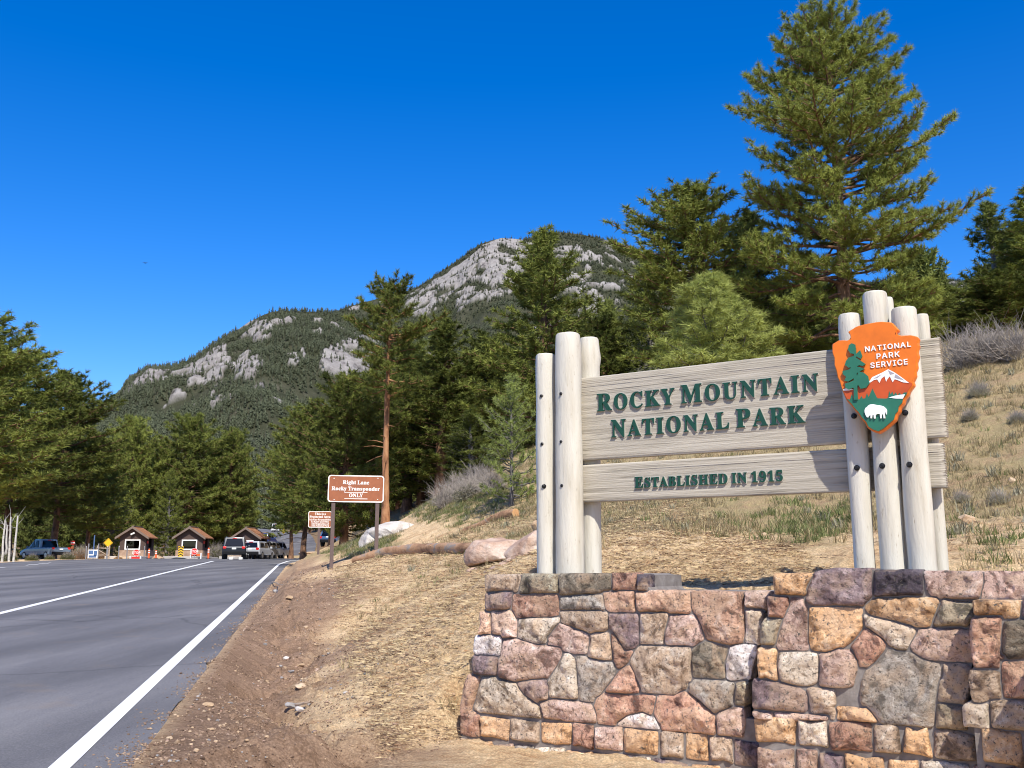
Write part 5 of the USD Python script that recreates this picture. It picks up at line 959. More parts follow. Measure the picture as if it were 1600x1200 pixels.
white_rock = mottled('white_boulder', [(0.3, (.26, .225, .19)), (0.5, (.47, .43, .385)), (0.75, (.60, .565, .52))], scale=1.8, bump=0.8, bscale=9, dist=0.05, speck=(.66, (.17, .15, .13)), sscale=7)
tan_rock = mottled('tan_rock', [(0.3, (.19, .12, .07)), (0.5, (.40, .28, .17)), (0.75, (.54, .43, .31))], scale=3, bump=0.8, bscale=14, dist=0.03)
grey_rock = mottled('grey_rock', [(0.3, (.10, .095, .09)), (0.5, (.24, .225, .21)), (0.75, (.40, .38, .36))], scale=3, bump=0.8, bscale=14, dist=0.03)
def put_rock(px, py, wpx, hpx, D, seed, mat, label, flat=.8, deep=None, cat='boulder', name='boulder', group=None, sub=4, tilt=0.0):
    p = at(px, py, D); g = gpt(p[0], p[1]); w, h = wpx * D / F / 2, hpx * D / F / 2
    m = boulder(seed, (w, deep or w * .8, h), 1.0, sub=sub); m.apply_transform(trimesh.transformations.rotation_matrix(tilt, [0, 1, 0])); m.apply_translation([p[0], p[1], min(p[2], g[2] + h * .75)])
    return solo(name, m, mat, label, cat, group, smooth=22)
put_rock(772, 862, 96, 60, 15.5, 3, pink_rock, 'pink boulder with a dark hollow at the end of the near fallen log', tilt=-.3)
put_rock(818, 866, 90, 74, 14.0, 4, pink_rock, 'large pink boulder leaning beside the foot of the left sign posts', tilt=-.35)
put_rock(800, 888, 84, 40, 12.8, 6, pink_rock, 'flat pink boulder just above the left end of the stone wall')
put_rock(740, 876, 24, 20, 16.5, 9, pink_rock, 'small dark pink rock against the end of the near fallen log')
put_rock(622, 838, 100, 44, 39, 12, white_rock, 'big white boulder behind the right post of the lane sign')
put_rock(582, 834, 48, 40, 40, 15, white_rock, 'grey white boulder between the posts of the lane sign')
put_rock(545, 845, 18, 13, 52, 18, white_rock, 'small white boulder beside the left post of the lane sign')
put_rock(652, 832, 30, 14, 41, 21, white_rock, 'low white rock at the right of the big white boulder')
put_rock(1510, 805, 26, 26, 11.8, 24, tan_rock, 'tan rock on the slope right of the arrowhead posts', cat='rock', name='rock')
put_rock(1052, 802, 20, 18, 16.5, 27, tan_rock, 'small tan rock seen under the lower sign board', cat='rock', name='rock')
put_rock(720, 845, 13, 9, 25, 29, grey_rock, 'small grey stone on the straw above the near fallen log', cat='rock', name='rock', sub=3)
put_rock(838, 822, 16, 22, 21, 30, tan_rock, 'tan rock half hidden by the left sign post', cat='rock', name='rock', sub=3)
put_rock(1580, 742, 16, 11, 14, 33, tan_rock, 'small rust rock high on the grassy slope at the right edge', cat='rock', name='rock', sub=3)
# squared block lying behind the low part of the wall
p = at(1082, 900, 11.0); b_ = rhull([np.array([x, y, z]) for x in (-.09, .09) for y in (-.06, .06) for z in (-.12, .12)], .012); b_.apply_transform(trimesh.transformations.euler_matrix(0.2, 0.75, 0.3)); b_.apply_translation([p[0], p[1], p[2] + 0.02])
solo('stone_block', b_, white_rock, 'pale squared block tilted on the ground behind the low middle of the wall', 'block', smooth=30)
log_bark = mottled('fallen_log_bark', [(0.30, (.07, .04, .025)), (0.42, (.24, .135, .075)), (0.52, (.38, .225, .125)), (0.60, (.22, .19, .165)), (0.74, (.44, .38, .33))], scale=2.6, stretch=(.6, 1, 1), bump=0.9, dist=0.03, bscale=22)
log_wood = mottled('cut_wood', [(0.3, (.40, .20, .08)), (0.7, (.56, .33, .15))], scale=8, bump=0.2)
def log(label, pts, rads, seed):
    P = np.array([at(x, y, D) for x, y, D in pts]); k = np.linspace(0, len(P) - 1, 22); kk = np.arange(len(P)); C = np.stack([np.interp(k, kk, P[:, i]) for i in range(3)], -1); C[:, 2] = ground(C[:, 0], C[:, 1])
    C[:, 2] = np.convolve(np.pad(C[:, 2], 3, mode='edge'), np.ones(7) / 7, 'valid'); R = np.interp(k, kk, rads); C[:, 2] += R * .75
    t = thing('fallen_log', label, 'log', C[0]); m = tube(C, R, 14, noise=0.22, seed=seed); part(t, 'bark', m, log_bark, smooth=50)
    rr = np.random.default_rng(seed)
    for end, nx in ((0, 1), (-1, -2)): d = (C[end] - C[nx]); d /= np.linalg.norm(d); part(t, 'cut_end', tube([C[end] - d * .01, C[end] + d * .006], [R[end] * .95, R[end] * .93], 14), log_wood)
    for _ in range(5):
        i = rr.integers(2, 20); d = rr.normal(size=3); d[2] = abs(d[2]) + .3; d /= np.linalg.norm(d); part(t, 'branch_stub', tube([C[i], C[i] + d * R[i] * 1.5], [R[i] * .22, R[i] * .12], 6), log_bark)
log('long reddish fallen log lying on the straw before the lane sign', [(553, 883, 25.5), (600, 880, 25), (660, 877, 23.8), (748, 872, 21.4)], [.10, .125, .13, .12], 3)
log('grey brown fallen log under the young pine by the left sign post', [(722, 823, 25.5), (760, 820, 25), (806, 815, 24.2)], [.06, .10, .13], 5)

# ------------------------------------------------------------------ entrance booths
booth_wall = mottled('booth_brown_siding', [(0.3, (.060, .040, .034)), (0.7, (.085, .058, .050))], scale=3, stretch=(.3, .3, 9), bump=0.35, bscale=3, dist=0.02); booth_trim = plain('booth_fascia', (.16, .115, .09), .7)
shingle_mat = mottled('booth_roof_shingles', [(0.3, (.16, .07, .035)), (0.5, (.30, .135, .06)), (0.75, (.40, .21, .11))], scale=5, stretch=(1, 1, 1), bump=0.6, bscale=9); window_white = plain('white_window_frame', (.78, .77, .74), .5)
brick_base = mottled('booth_masonry', [(0.3, (.24, .15, .10)), (0.7, (.42, .30, .22))], scale=3, bump=0.6, bscale=6)
def pane_mat(name, tint):
    return M(name, {'tr': ('transparent_bsdf', {'color': tint}), 'gl': ('glossy_bsdf', {'roughness': 0.02, 'color': (.9, .9, .9)}), 'fr': ('fresnel', {'IOR': 1.5}), 'm': ('mix_closure', {})}, [('fr.fac', 'm.fac'), ('tr.BSDF', 'm.closure1'), ('gl.BSDF', 'm.closure2')], 'm.closure')
glass = pane_mat('window_glass', (.05, .065, .06)); car_glass = pane_mat('car_glass', (.07, .08, .09)); dark_in = plain('dark_interior', (.012, .013, .013), .8)
concrete = mottled('concrete', [(0.3, (.30, .27, .24)), (0.7, (.44, .41, .37))], scale=2, bump=0.4, bscale=25)
def booth(label, px, D, az_, lamp=False):
    g = at(px, 872, D); z = float(max(road_z(st(g[0], g[1])[0]), land(np.array([g[0]]), np.array([g[1]]))[0])) + .05; c = np.array([g[0], g[1], z])
    t = thing('entrance_booth', label, 'booth', c, -az_, 'entrance booths across the road'); B = lambda a, b: box(np.array(a, float), np.array(b, float)); L = lambda n, m, mt, **k: part(t, n, m, mt, local=True, **k)
    w, d, h, ap = 1.22, 2.5, 2.12, 2.92
    L('stone_base', [B((-w - .06, -.06, 0), (w + .06, d + .06, .72))], brick_base); L('island', rhull([(x, y, zz) for x in (-w - .25, w + .25) for y in (-3.0, d + 2.5) for zz in (-.4, .08)], .05), concrete)
    # walls with a window opening in the front
    f = Polygon([(-w, .72), (w, .72), (w, h), (0, ap - .1), (-w, h)]); win = shapely.box(-.62, .86, .62, 1.62)
    def gable(poly, y): m = prism(poly, .10); v = m.vertices; m = trimesh.Trimesh(np.column_stack([v[:, 0], y + .10 - v[:, 2], v[:, 1]]), m.faces, process=False); m.invert() if m.volume < 0 else None; return m
    L('front_wall', gable(f.difference(win), 0), booth_wall); L('rear_wall', gable(f, d - .1), booth_wall)
    L('side_wall', B((-w, .102, .72), (-w + .1, d - .102, h)), booth_wall)
    L('side_wall', [B((w - .1, .102, .72), (w, .9, h)), B((w - .1, 1.9, .72), (w, d - .102, h)), B((w - .1, .9, .72), (w, 1.9, 1.0)), B((w - .1, .9, 1.95), (w, 1.9, h))], booth_wall)
    L('floor', B((-w + .1, .1, .60), (w - .1, d - .1, .715)), dark_in); L('counter', B((-.9, .5, .72), (.9, .9, 1.05)), dark_in)
    fr = shapely.box(-.72, .76, .72, 1.72).difference(win); p_ = numbered(t, 'window'); UsdGeom.Xform.Define(stage, p_)
    part(p_, 'frame', gable(fr, -.103), window_white, local=True); part(p_, 'pane', B((-.62, .03, .86), (.62, .04, 1.62)), glass, local=True)
    # roof: two slopes of shingle courses
    ov, y0, y1 = .34, -.38, d + .15; sl = (ap - h) / w
    for sx in (-1, 1):
        rows = []
        n = 9
        for k in range(n):
            xa, xb = (w + ov) * k / n, (w + ov) * (k + 1) / n; za, zb = ap - xa * sl, ap - xb * sl; th = .05
            V = np.array([(sx * xa, y, za + e) for y in (y0, y1) for e in (-.06, .03)] + [(sx * xb, y, zb + e) for y in (y0, y1) for e in (-.06, .045)]); rows.append(trimesh.convex.convex_hull(V))
        L('roof_slope', rows, shingle_mat)
        fv = np.array([(sx * x, y, ap - x * sl + e) for x in (0.0, w + ov + .02) for y in (y0 - .07, y0 - .003) for e in (-.17, .05)]); L('fascia', trimesh.convex.convex_hull(fv), booth_trim)
    L('ridge_vent', B((-.10, y0 + .1, ap + .02), (.10, y1 - .1, ap + .10)), booth_trim)
    if lamp:
        m = rhull([(x, y, zz) for x in (-.16, .16) for y in (-.30, -.12) for zz in (2.22, 2.30)], .03); m.apply_transform(trimesh.transformations.rotation_matrix(-.45, [0, 1, 0], [0, 0, 2.26])); L('floodlight', m, window_white); L('bracket', tube([(-.02, .0, 2.12), (-.05, -.2, 2.2)], [.05, .05], 6), bolt_mat)
    L('call_box', B((w + .002, .25, 1.35), (w + .12, .45, 1.6)), plain_red); return t
plain_red = plain('signal_red', (.60, .025, .018), .45)
booth('left entrance booth with a white floodlight in its gable', 206, 96, math.radians(-3), True)
booth('middle entrance booth with a striped marker before it', 295, 96.5, math.radians(-2))
booth('right entrance booth half hidden behind the queue of cars', 384, 98, math.radians(5))

# ------------------------------------------------------------------ stop signs, markers, posts
yellow = plain('sign_yellow', (.72, .42, .01), .5); steel = plain('galvanised_steel', (.33, .33, .34), .45, .7); orange_plastic = plain('orange_plastic', (.70, .115, .03), .5); black_paint = plain('black_paint', (.02, .02, .02), .5); wood_rail = mottled('weathered_rail', [(.3, (.22, .16, .11)), (.7, (.42, .34, .26))], scale=6, bump=.4)
def spot(px, D, dz=0.0):
    p = at(px, 870, D); s, t = st(p[0], p[1]); z = float(np.maximum(ground(p[:1], p[1:2])[0], road_z(s) - .02 if (-14 < t < 3 and s < 118) else -9)); return np.array([p[0], p[1], z + dz])
def place(t, c): frames[t] = np.zeros(3)
def sign_disc(poly, y0, y1):
    m = prism(poly, y1 - y0); v = m.vertices; m = trimesh.Trimesh(np.column_stack([v[:, 0], -(y0 + v[:, 2]), v[:, 1]]), m.faces, process=False)
    if m.volume < 0: m.invert()
    return m
def zat(px, py, D): return at(px, py, D)[2]
def stop_sign(label, px, py, D, r):
    c = spot(px, D); z = zat(px, py, D) - c[2]; t = thing('stop_sign', label, 'stop sign', c, group='stop signs before the booths'); L = lambda n, m, mt: part(t, n, m, mt, local=True)
    o = Polygon([(r * math.cos(math.pi / 8 + k * math.pi / 4), z + r * math.sin(math.pi / 8 + k * math.pi / 4)) for k in range(8)]); L('plate', sign_disc(o, 0, .01), window_white); L('red_field', sign_disc(o.buffer(-r * .07), .0105, .014), plain_red)
    ls, x = [], 0
    for ch in 'STOP': m = meshkit.text_mesh(ch, r * .62, .004, True); m.apply_translation([x - m.bounds[0][0], 0, 0]); x = m.bounds[1][0] + r * .09; ls.append(m)
    for m in ls: v = m.vertices; q = trimesh.Trimesh(np.column_stack([v[:, 0] - x / 2, -(.0145 + v[:, 2]), z - r * .31 + v[:, 1]]), m.faces, process=False); q.invert() if q.volume < 0 else None; L('letter', q, window_white)
    L('post', box(np.array([-.03, .004, -.3]), np.array([.03, .06, z + r * .8])), steel)
stop_sign('stop sign before the left entrance booth', 212.6, 863.5, 88, .31)
stop_sign('stop sign before the middle entrance booth', 303.3, 861.5, 88, .31)
def barricade(label, px0, px1, py, D, mat):
    a, b = spot(px0, D), spot(px1, D); z = zat(px0, py, D); t = thing('barricade', label, 'barricade', a)
    part(t, 'rail', box(np.array([a[0], a[1] - .03, z - .10]), np.array([b[0], a[1] + .03, z + .08])), mat)
    for q in (a, b): part(t, 'leg', box(np.array([q[0] - .04, q[1] - .25, q[2] - .05]), np.array([q[0] + .04, q[1] - .04, z + .15])), window_white)
barricade('low red barricade under the left stop sign', 205, 221, 871.5, 87.5, plain_red)
barricade('white and orange barricade beside the middle stop sign', 299, 315, 867, 88.5, orange_plastic)
def delineator(label, px, D, ytop):
    c = spot(px, D); h = max(zat(px, ytop, D) - c[2], .7); t = thing('delineator_post', label, 'traffic post', c, group='orange delineator posts by the booths')
    part(t, 'tube', tube([(0, 0, .05), (0, 0, h), (0, 0, h + .03)], [.085, .07, .03], 10), orange_plastic, local=True, smooth=40); part(t, 'foot', tube([(0, 0, -.05), (0, 0, .05), (0, 0, .07)], [.2, .2, .12], 10), black_paint, local=True)
    for k in (.6, .8): part(t, 'band', tube([(0, 0, h * k), (0, 0, h * k + .08)], [.082, .081], 10), window_white, local=True)
delineator('orange post just right of the left stop sign', 232.5, 86, 858); delineator('orange post between the left and middle booths', 243.5, 88, 860); delineator('orange post left of the dark vehicle at the end of the queue', 325.5, 85, 856.5)
c = spot(282, 89); t = thing('striped_marker', 'yellow and black chevron marker on a post before the middle booth', 'traffic marker', c); h0, h1 = zat(282, 870, 89) - c[2], zat(282, 853.5, 89) - c[2]
part(t, 'plate', sign_disc(shapely.box(-.23, h0, .23, h1), 0, .012), yellow, local=True)
for k in range(4): zz = h0 + (h1 - h0) * (k + .2) / 4.2; part(t, 'stripe', sign_disc(Polygon([(-.22, zz), (0, zz + .13), (.22, zz), (.22, zz + .10), (0, zz + .23), (-.22, zz + .10)]).intersection(shapely.box(-.22, h0, .22, h1)), .0125, .016), black_paint, local=True)
part(t, 'post', box(np.array([-.03, .002, -.3]), np.array([.03, .05, h1])), steel, local=True)
def diamond(label, px, py, D, half, az_=0):
    c = spot(px, D); z = zat(px, py, D) - c[2]; t = thing('warning_sign', label, 'warning sign', c, az_); d = Polygon([(0, z - half), (half, z), (0, z + half), (-half, z)]).buffer(-.05).buffer(.05)
    part(t, 'plate', sign_disc(d, 0, .012), yellow, local=True); part(t, 'border', sign_disc(d.buffer(-.035).difference(d.buffer(-.06)), .0125, .015), black_paint, local=True); part(t, 'post', box(np.array([-.035, .002, -.3]), np.array([.035, .06, z])), steel, local=True)
diamond('yellow diamond warning sign left of the left booth', 167.5, 848, 90, .42)
diamond('small yellow diamond sign far up the road beside the white van', 441.6, 830.5, 150, .36)
c = spot(112, 92); t = thing('red_round_sign', 'round red sign on a thin dark post behind the blue pickup', 'road sign', c); z = zat(112, 848, 92) - c[2]
part(t, 'plate', sign_disc(Point(0, z).buffer(.2, 8), 0, .012), plain_red, local=True); part(t, 'bar', sign_disc(shapely.box(-.18, z - .05, .18, z + .05), .0125, .016), window_white, local=True); part(t, 'lower_plate', sign_disc(shapely.box(-.12, z - .55, .12, z - .3), 0, .012), brown_paint, local=True); part(t, 'post', box(np.array([-.035, .002, -.3]), np.array([.035, .06, z + .2])), brown_post, local=True)
c = spot(145, 84); t = thing('notice_board', 'white notice board with blue panels left of the wooden gate', 'notice board', c); blue = plain('notice_blue', (.06, .12, .26), .5); z0, z1 = .1, zat(145, 859.5, 84) - c[2]
part(t, 'backing', sign_disc(shapely.box(-.40, z0, .38, .8), 0, .03), window_white, local=True)
for (a, b, e, f_) in ((-.36, .42, .02, .74), (.08, .30, .34, .70), (-.34, .14, .30, .34)): part(t, 'panel', sign_disc(shapely.box(a, b, e, f_), .031, .036), blue, local=True)
for x in (-.42, .40): part(t, 'leg', box(np.array([x - .04, .002, -.3]), np.array([x + .04, .07, 1.3])), steel, local=True)
part(t, 'mast', tube([(-.02, .1, 0), (-.02, .1, 2.0)], [.05, .05], 6), blue, local=True)
c = spot(156, 85); t = thing('wooden_gate', 'weathered wooden gate with a diagonal brace left of the left booth', 'gate', c)
for x in (-.25, .75): part(t, 'gate_post', tube([(x, 0, -.3), (x, 0, 1.15)], [.07, .065], 8), wood_rail, local=True)
part(t, 'rail', tube([(-.25, -.07, .95), (.75, -.07, .9)], [.045, .045], 6), wood_rail, local=True); part(t, 'rail', tube([(-.25, -.07, .35), (.75, -.07, .35)], [.045, .045], 6), wood_rail, local=True); part(t, 'brace', tube([(-.25, -.13, .85), (.75, -.13, .3)], [.04, .04], 6), wood_rail, local=True)
for px, D, tx in ((166.5, 84, 'under the yellow diamond sign'), (185, 84.5, 'at the corner of the left booth'), (198, 85, 'in front of the left booth'), (225, 90, 'between the left stop sign and the booth door'), (134, 83, 'left of the notice board')):
    c = spot(px, D); t = thing('fence_post', 'thin grey fence post ' + tx, 'post', c); part(t, 'stake', tube([(0, 0, -.3), (0, 0, 1.0), (0, 0, 1.03)], [.045, .045, .02], 6), steel, local=True); part(t, 'cap', tube([(0, 0, 1.03), (0, 0, 1.08)], [.06, .03], 6), steel, local=True)
for px, D, tx in ((361.5, 78, 'left one'), (376.5, 78, 'right one')):
    c = spot(px, D); solo('lane_block', rhull([c + np.array([x, y, z]) for x in (-.09, .09) for y in (-.1, .1) for z in (.0, .12)], .05), window_white, f'small white lane block on the asphalt behind the dark vehicle, {tx}', 'lane block', smooth=40)
for k, (px, py, w, h, D, tx) in enumerate([(195, 871, 34, 10, 89, 'sandy mound in front of the left booth'), (245, 872, 18, 9, 91, 'sandy mound between the left and middle booths'), (288, 872, 44, 9, 88.5, 'pale gravel mound at the nose of the middle booth island'), (492, 850, 60, 8, 112, 'sandy bank beside the road beyond the small brown sign')]):
    p = at(px, py, D); g = spot(px, D); m = boulder(60 + k, (w * D / F / 2, 1.2, h * D / F * .6), 1, .3, 3); m.apply_translation(g + np.array([0, 0, .02])); solo('sand_mound', m, tan_rock if k != 2 else concrete, tx, 'mound', smooth=60)

# ------------------------------------------------------------------ vehicles
tyre = plain('tyre_rubber', (.018, .018, .019), .8); rim = plain('wheel_rim', (.38, .38, .40), .3, .9); red_lamp = plain('tail_lamp_red', (.55, .015, .012), .25); chrome = plain('bright_trim', (.6, .6, .62), .25, .9); trim_black = plain('black_trim', (.012, .0125, .014), .8, 0.0, .12)
def car_paint(n, c): return M(n, {'geo': ('geometry', {}), 'nz': ('noise_texture', {'scale': 3.0, 'detail': 5.0}), 'r': ('rgb_ramp', {'ramp': [(.3, np.array(c) * .9), (.7, c)]}), 'p': ('principled_bsdf', {'roughness': .35, 'coat_weight': .8, 'coat_roughness': .06})}, [('geo.position', 'nz.vector'), ('nz.fac', 'r.fac'), ('r.color', 'p.base_color')], 'p.BSDF')
def vehicle(name, label, cat, c, az_, paint, W=.92, L=4.6, H=1.72, zb=.34, belt=1.02, tail=.12, nose=1.35, rails=False, van=False, pickup=False, group=None):
    """a car seen mainly from behind: y runs from the tail (0) to the nose (L)"""
    t = thing(name, label, cat, c, -az_, group); P = lambda n, m, mt, s=False: part(t, n, m, mt, smooth=s, local=True)
    lo = [(x * k, y, z) for x in (-W + .09, W - .09) for k, y, z in ((1, .14, zb + .12), (1, .10, belt - .12), (.97, .30, belt - .08), (1, L - .25, zb + .12), (.92, L - .10, zb + .25), (.92, L - .35, belt - .26), (1, L - nose, belt - .09))]
    P('body', rhull(lo, .09), paint, 40)
    y0 = tail; y1 = L - nose - .05; r0, r1 = tail + .22, y1 - (.25 if van else .85)
    if pickup: y0 = 1.9; r0 = 2.05
    cab = [(sx * (W - .13), y, belt - .06) for sx in (-1, 1) for y in (y0 + .05, y1)] + [(sx * (W - .24), y, H - .07) for sx in (-1, 1) for y in (r0 + .05, r1)]
    P('cabin', rhull(cab, .07), paint, 40)
    # rear window on its slanted plane, side windows, windscreen
    def pane(n, q, d=.012): q = np.array(q, float); nn = np.cross(q[1] - q[0], q[2] - q[0]); nn /= max(np.linalg.norm(nn), 1e-9); P(n, trimesh.convex.convex_hull(np.vstack([q + nn * d, q - nn * .03])), car_glass)
    ya, yb_ = y0 - .025, r0 - .045; za, zb_ = belt + .04, H - .12; f = lambda z: ya + (yb_ - ya) * (z - belt) / (H - .05 - belt); hw = lambda z: (W - .15) + (-.11) * (z - belt) / (H - belt)
    pane('rear_window', [(-hw(za) + .06, f(za), za), (hw(za) - .06, f(za), za), (hw(zb_) - .09, f(zb_), zb_), (-hw(zb_) + .09, f(zb_), zb_)])
    for sx in (-1, 1):
        sw = lambda z: sx * (W - .055 - .115 * (z - belt) / (H - .07 - belt))
        for a, b in (((y0 + .28, (y0 + y1) / 2 - .1), ((y0 + y1) / 2, y1 - .45))): q = [(sw(za), a, za), (sw(za), b, za), (sw(zb_), max(min(b - .1, r1), a + .2), zb_), (sw(zb_), a + .2, zb_)]; pane('side_window', q if sx < 0 else q[::-1])
    q = [(-W + .24, y1 + .06, za), (W - .24, y1 + .06, za), (W - .34, r1 + .13, zb_), (-W + .34, r1 + .13, zb_)]; pane('windscreen', q[::-1])
    for sx in (-1, 1):
        P('tail_light', rhull([(sx * (W - a), .045, z) for a in (.10, .30) for z in (belt - .16, belt - .02)], .035), red_lamp, 40); P('mirror', rhull([(sx * (W + b), y1 - .15, belt + z) for b in (.02, .14) for z in (.02, .12)], .04), paint, 40)
        for y in (.85, L - .92):
            w_ = numbered(t, 'wheel'); UsdGeom.Xform.Define(stage, w_); x0, x1 = sx * (W - .20), sx * (W + .012)
            part(w_, 'tyre', tube([(x0, y, .345), (x0 + sx * .02, y, .345), (x1 - sx * .03, y, .345), (x1, y, .345)], [.31, .345, .345, .31], 20), tyre, smooth=40, local=True); part(w_, 'rim', tube([(x1 - sx * .01, y, .345), (x1 + sx * .006, y, .345), (x1 + sx * .012, y, .345)], [.22, .22, .12], 14), rim, smooth=30, local=True)
        if rails: P('roof_rail', tube([(sx * (W - .27), r0 + .1, H + .0), (sx * (W - .27), r0 + .2, H + .05), (sx * (W - .27), r1 - .2, H + .05), (sx * (W - .27), r1 - .1, H)], [.022] * 4, 6), chrome)
    P('rear_bumper', rhull([(sx * (W - .14), y, z) for sx in (-1, 1) for y in (.06, .18) for z in (zb + .10, zb + .26)], .06), trim_black, 40)
    P('licence_plate', box(np.array([-.16, -.006, .80]), np.array([.16, .02, .92])), window_white); P('brake_lamp', box(np.array([-.16, r0 - .05, H - .10]), np.array([.16, r0 - .02, H - .06])), red_lamp)
    return t
navy = car_paint('dark_blue_car_paint', (.004, .006, .011)); silver = car_paint('silver_car_paint', (.40, .41, .42)); white_car = car_paint('white_car_paint', (.74, .74, .73)); grey_car = car_paint('dark_grey_car_paint', (.05, .052, .056)); blue_car = car_paint('blue_car_paint', (.05, .11, .22)); deep_blue = car_paint('deep_blue_car_paint', (.02, .04, .16)); slate = car_paint('blue_grey_pickup_paint', (.13, .19, .26))
Q = 'cars queueing for the right lane'; hd = math.radians(3)
def drive(px, D): return spot(px, D, .0)
vehicle('parked_car', 'dark navy sport utility vehicle with roof rails at the end of the queue', 'car', drive(365, 79.5), math.radians(-12), navy, H=1.74, rails=True, group=Q)
vehicle('parked_car', 'silver car with dark windows just right of the dark navy vehicle', 'car', drive(389.5, 85), hd, silver, W=.86, H=1.52, belt=.95, group=Q)
vehicle('parked_car', 'dark grey car with orange red lamps between the silver and white cars', 'car', drive(399, 91), hd, grey_car, W=.88, H=1.6, group=Q)
vehicle('parked_car', 'white hatchback with red tail lamps in the queue', 'car', drive(409.5, 95.5), math.radians(5), white_car, W=.9, H=1.62, group=Q)
vehicle('parked_car', 'pale car with a dark mirror at the right side of the queue', 'car', drive(420.5, 101), math.radians(6), silver, W=.9, H=1.68, rails=True, group=Q)
vehicle('parked_car', 'deep blue car beyond the right entrance booth', 'car', drive(407, 130), hd, deep_blue, W=.88, H=1.6)
vehicle('white_van', 'white van coming up the hill road in the distance', 'van', np.append(at(429.5, 833, 266)[:2], float(land(*[np.array([q]) for q in at(429.5, 833, 266)[:2]])[0]) + .12), math.radians(-3), white_car, W=1.0, L=5.2, H=2.35, belt=1.25, nose=.7, van=True)
vehicle('pickup_truck', 'blue grey pickup truck parked under the pines at left', 'pickup', spot(95, 90), math.radians(-55), slate, W=.95, L=5.3, H=1.78, pickup=True)
vehicle('parked_car', 'small blue car parked behind the posts of the two brown signs', 'car', spot(511, 88), math.radians(10), blue_car, W=.86, H=1.45, belt=.9)

# a bird over the valley
c = at(227, 411, 120); t = thing('bird', 'tiny dark bird gliding in the clear sky at left', 'bird', c); fea = plain('dark_feathers', (.03, .03, .035), .7)
part(t, 'body', rhull([(-.02, -.13, 0), (.02, .10, 0), (0, .18, .01)], .035), fea, local=True, smooth=50)
for sx in (-1, 1): part(t, 'wing', trimesh.convex.convex_hull(np.array([(0, .08, .01), (0, -.06, .01), (sx * .22, .06, .05), (sx * .22, -.05, .05), (sx * .40, -.04, .03), (0, .08, .022), (sx * .22, .06, .06)])), fea, local=True)
part(t, 'tail', trimesh.convex.convex_hull(np.array([(-.02, -.12, 0), (.02, -.12, 0), (-.06, -.28, 0), (.06, -.28, 0), (0, -.12, .012)])), fea, local=True)

# ------------------------------------------------------------------ grass, brush, pebbles
def instancer(name, label, cat, protos_, P, S_, idx, rng, tilt=0.0):
    path = numbered('/World', name); pi = UsdGeom.PointInstancer.Define(stage, path); ks = []
    for k, (m, mt) in enumerate(protos_):
        pr = f'{path}/{cat.replace(" ", "_")}_piece' + (f'_{k:03d}' if k else ''); usdkit.mesh(stage, pr, m, mt); ks.append(Sdf.Path(pr))
    n = len(P); pi.CreatePrototypesRel().SetTargets(ks); pi.CreateProtoIndicesAttr(Vt.IntArray.FromNumpy(idx.astype(np.int32))); pi.CreatePositionsAttr(Vt.Vec3fArray.FromNumpy(P.astype(np.float32)))
    pi.CreateScalesAttr(Vt.Vec3fArray.FromNumpy((S_[:, None] * np.ones(3)).astype(np.float32)))
    th = rng.uniform(0, 6.28, n) / 2; pi.CreateOrientationsAttr(Vt.QuathArray([Gf.Quath(float(math.cos(a)), 0, 0, float(math.sin(a))) for a in th])); tag(pi.GetPrim(), label, cat, None, 'stuff')
def blades(seed, n, h, w, lean):
    r = np.random.default_rng(seed); a = r.uniform(0, 6.28, n); d = np.stack([np.cos(a), np.sin(a), 0 * a], -1); b = r.normal(0, .05, (n, 3)) * np.array([1, 1, 0]); L = h * r.uniform(.5, 1.1, (n, 1)); ln = lean * r.uniform(.3, 1.2, (n, 1))
    s = np.stack([-d[:, 1], d[:, 0], 0 * a], -1) * w; m = b + d * L * ln * .4 + np.array([0, 0, .6]) * L; tip = b + d * L * ln + np.array([0, 0, .95]) * L
    V = np.stack([b - s, b + s, m - s * .7, m + s * .7, tip], 1).reshape(-1, 3); k = np.arange(n)[:, None, None] * 5; f = (np.array([[0, 1, 3], [0, 3, 2], [2, 3, 4]])[None] + k).reshape(-1, 3); return V, f
dry = foliage('dry_grass', (.20, .15, .075), (.44, .37, .20), .3); green_grass = foliage('green_grass', (.075, .10, .035), (.22, .25, .09), .3); sage = foliage('grey_sage', (.14, .13, .085), (.34, .32, .22), .15); brush_mat = mottled('grey_brush_twigs', [(.3, (.16, .135, .11)), (.7, (.38, .335, .29))], scale=4, bump=.1)
pebble_mats = [tan_rock, grey_rock, pink_rock]
r_ = np.random.default_rng(91); N0 = 260000
X, Y = r_.uniform(-9, 22, N0), r_.uniform(7, 48, N0); p3 = np.column_stack([X, Y, ground(X, Y)]); gx, gy = proj(p3)
ss, tt = st(X, Y); u_, n_ = (X - SO[0]) * SU[0] + (Y - SO[1]) * SU[1], -((X - SO[0]) * SN[0] + (Y - SO[1]) * SN[1])
nzv = meshkit.fbm(np.column_stack([X, Y, 0 * X]) * .8, 3, 19); fz_ = meshkit.fbm(np.column_stack([X, Y, 0 * X]) * 2.2, 3, 20)
hillg = sm(3.4, 6.5, n_ + (nzv - .5) * 5) * sm(-3, 2, X + (nzv - .5) * 4)
def bl(cx, cy, rx, ry): return sm(1.3, .5, np.hypot((gx - cx) / rx, (gy - cy) / ry) + (fz_ - .5) * 1.4)
b1 = np.maximum(np.maximum(bl(1260, 815, 75, 36), bl(720, 775, 95, 40)), np.maximum(bl(560, 850, 70, 20), bl(1540, 870, 70, 60) * .6))
inview = (gx > -80) & (gx < 1750) & (gy < 1250) & (tt > 2.2) & ((n_ > 1.0) | (u_ < -1.2))
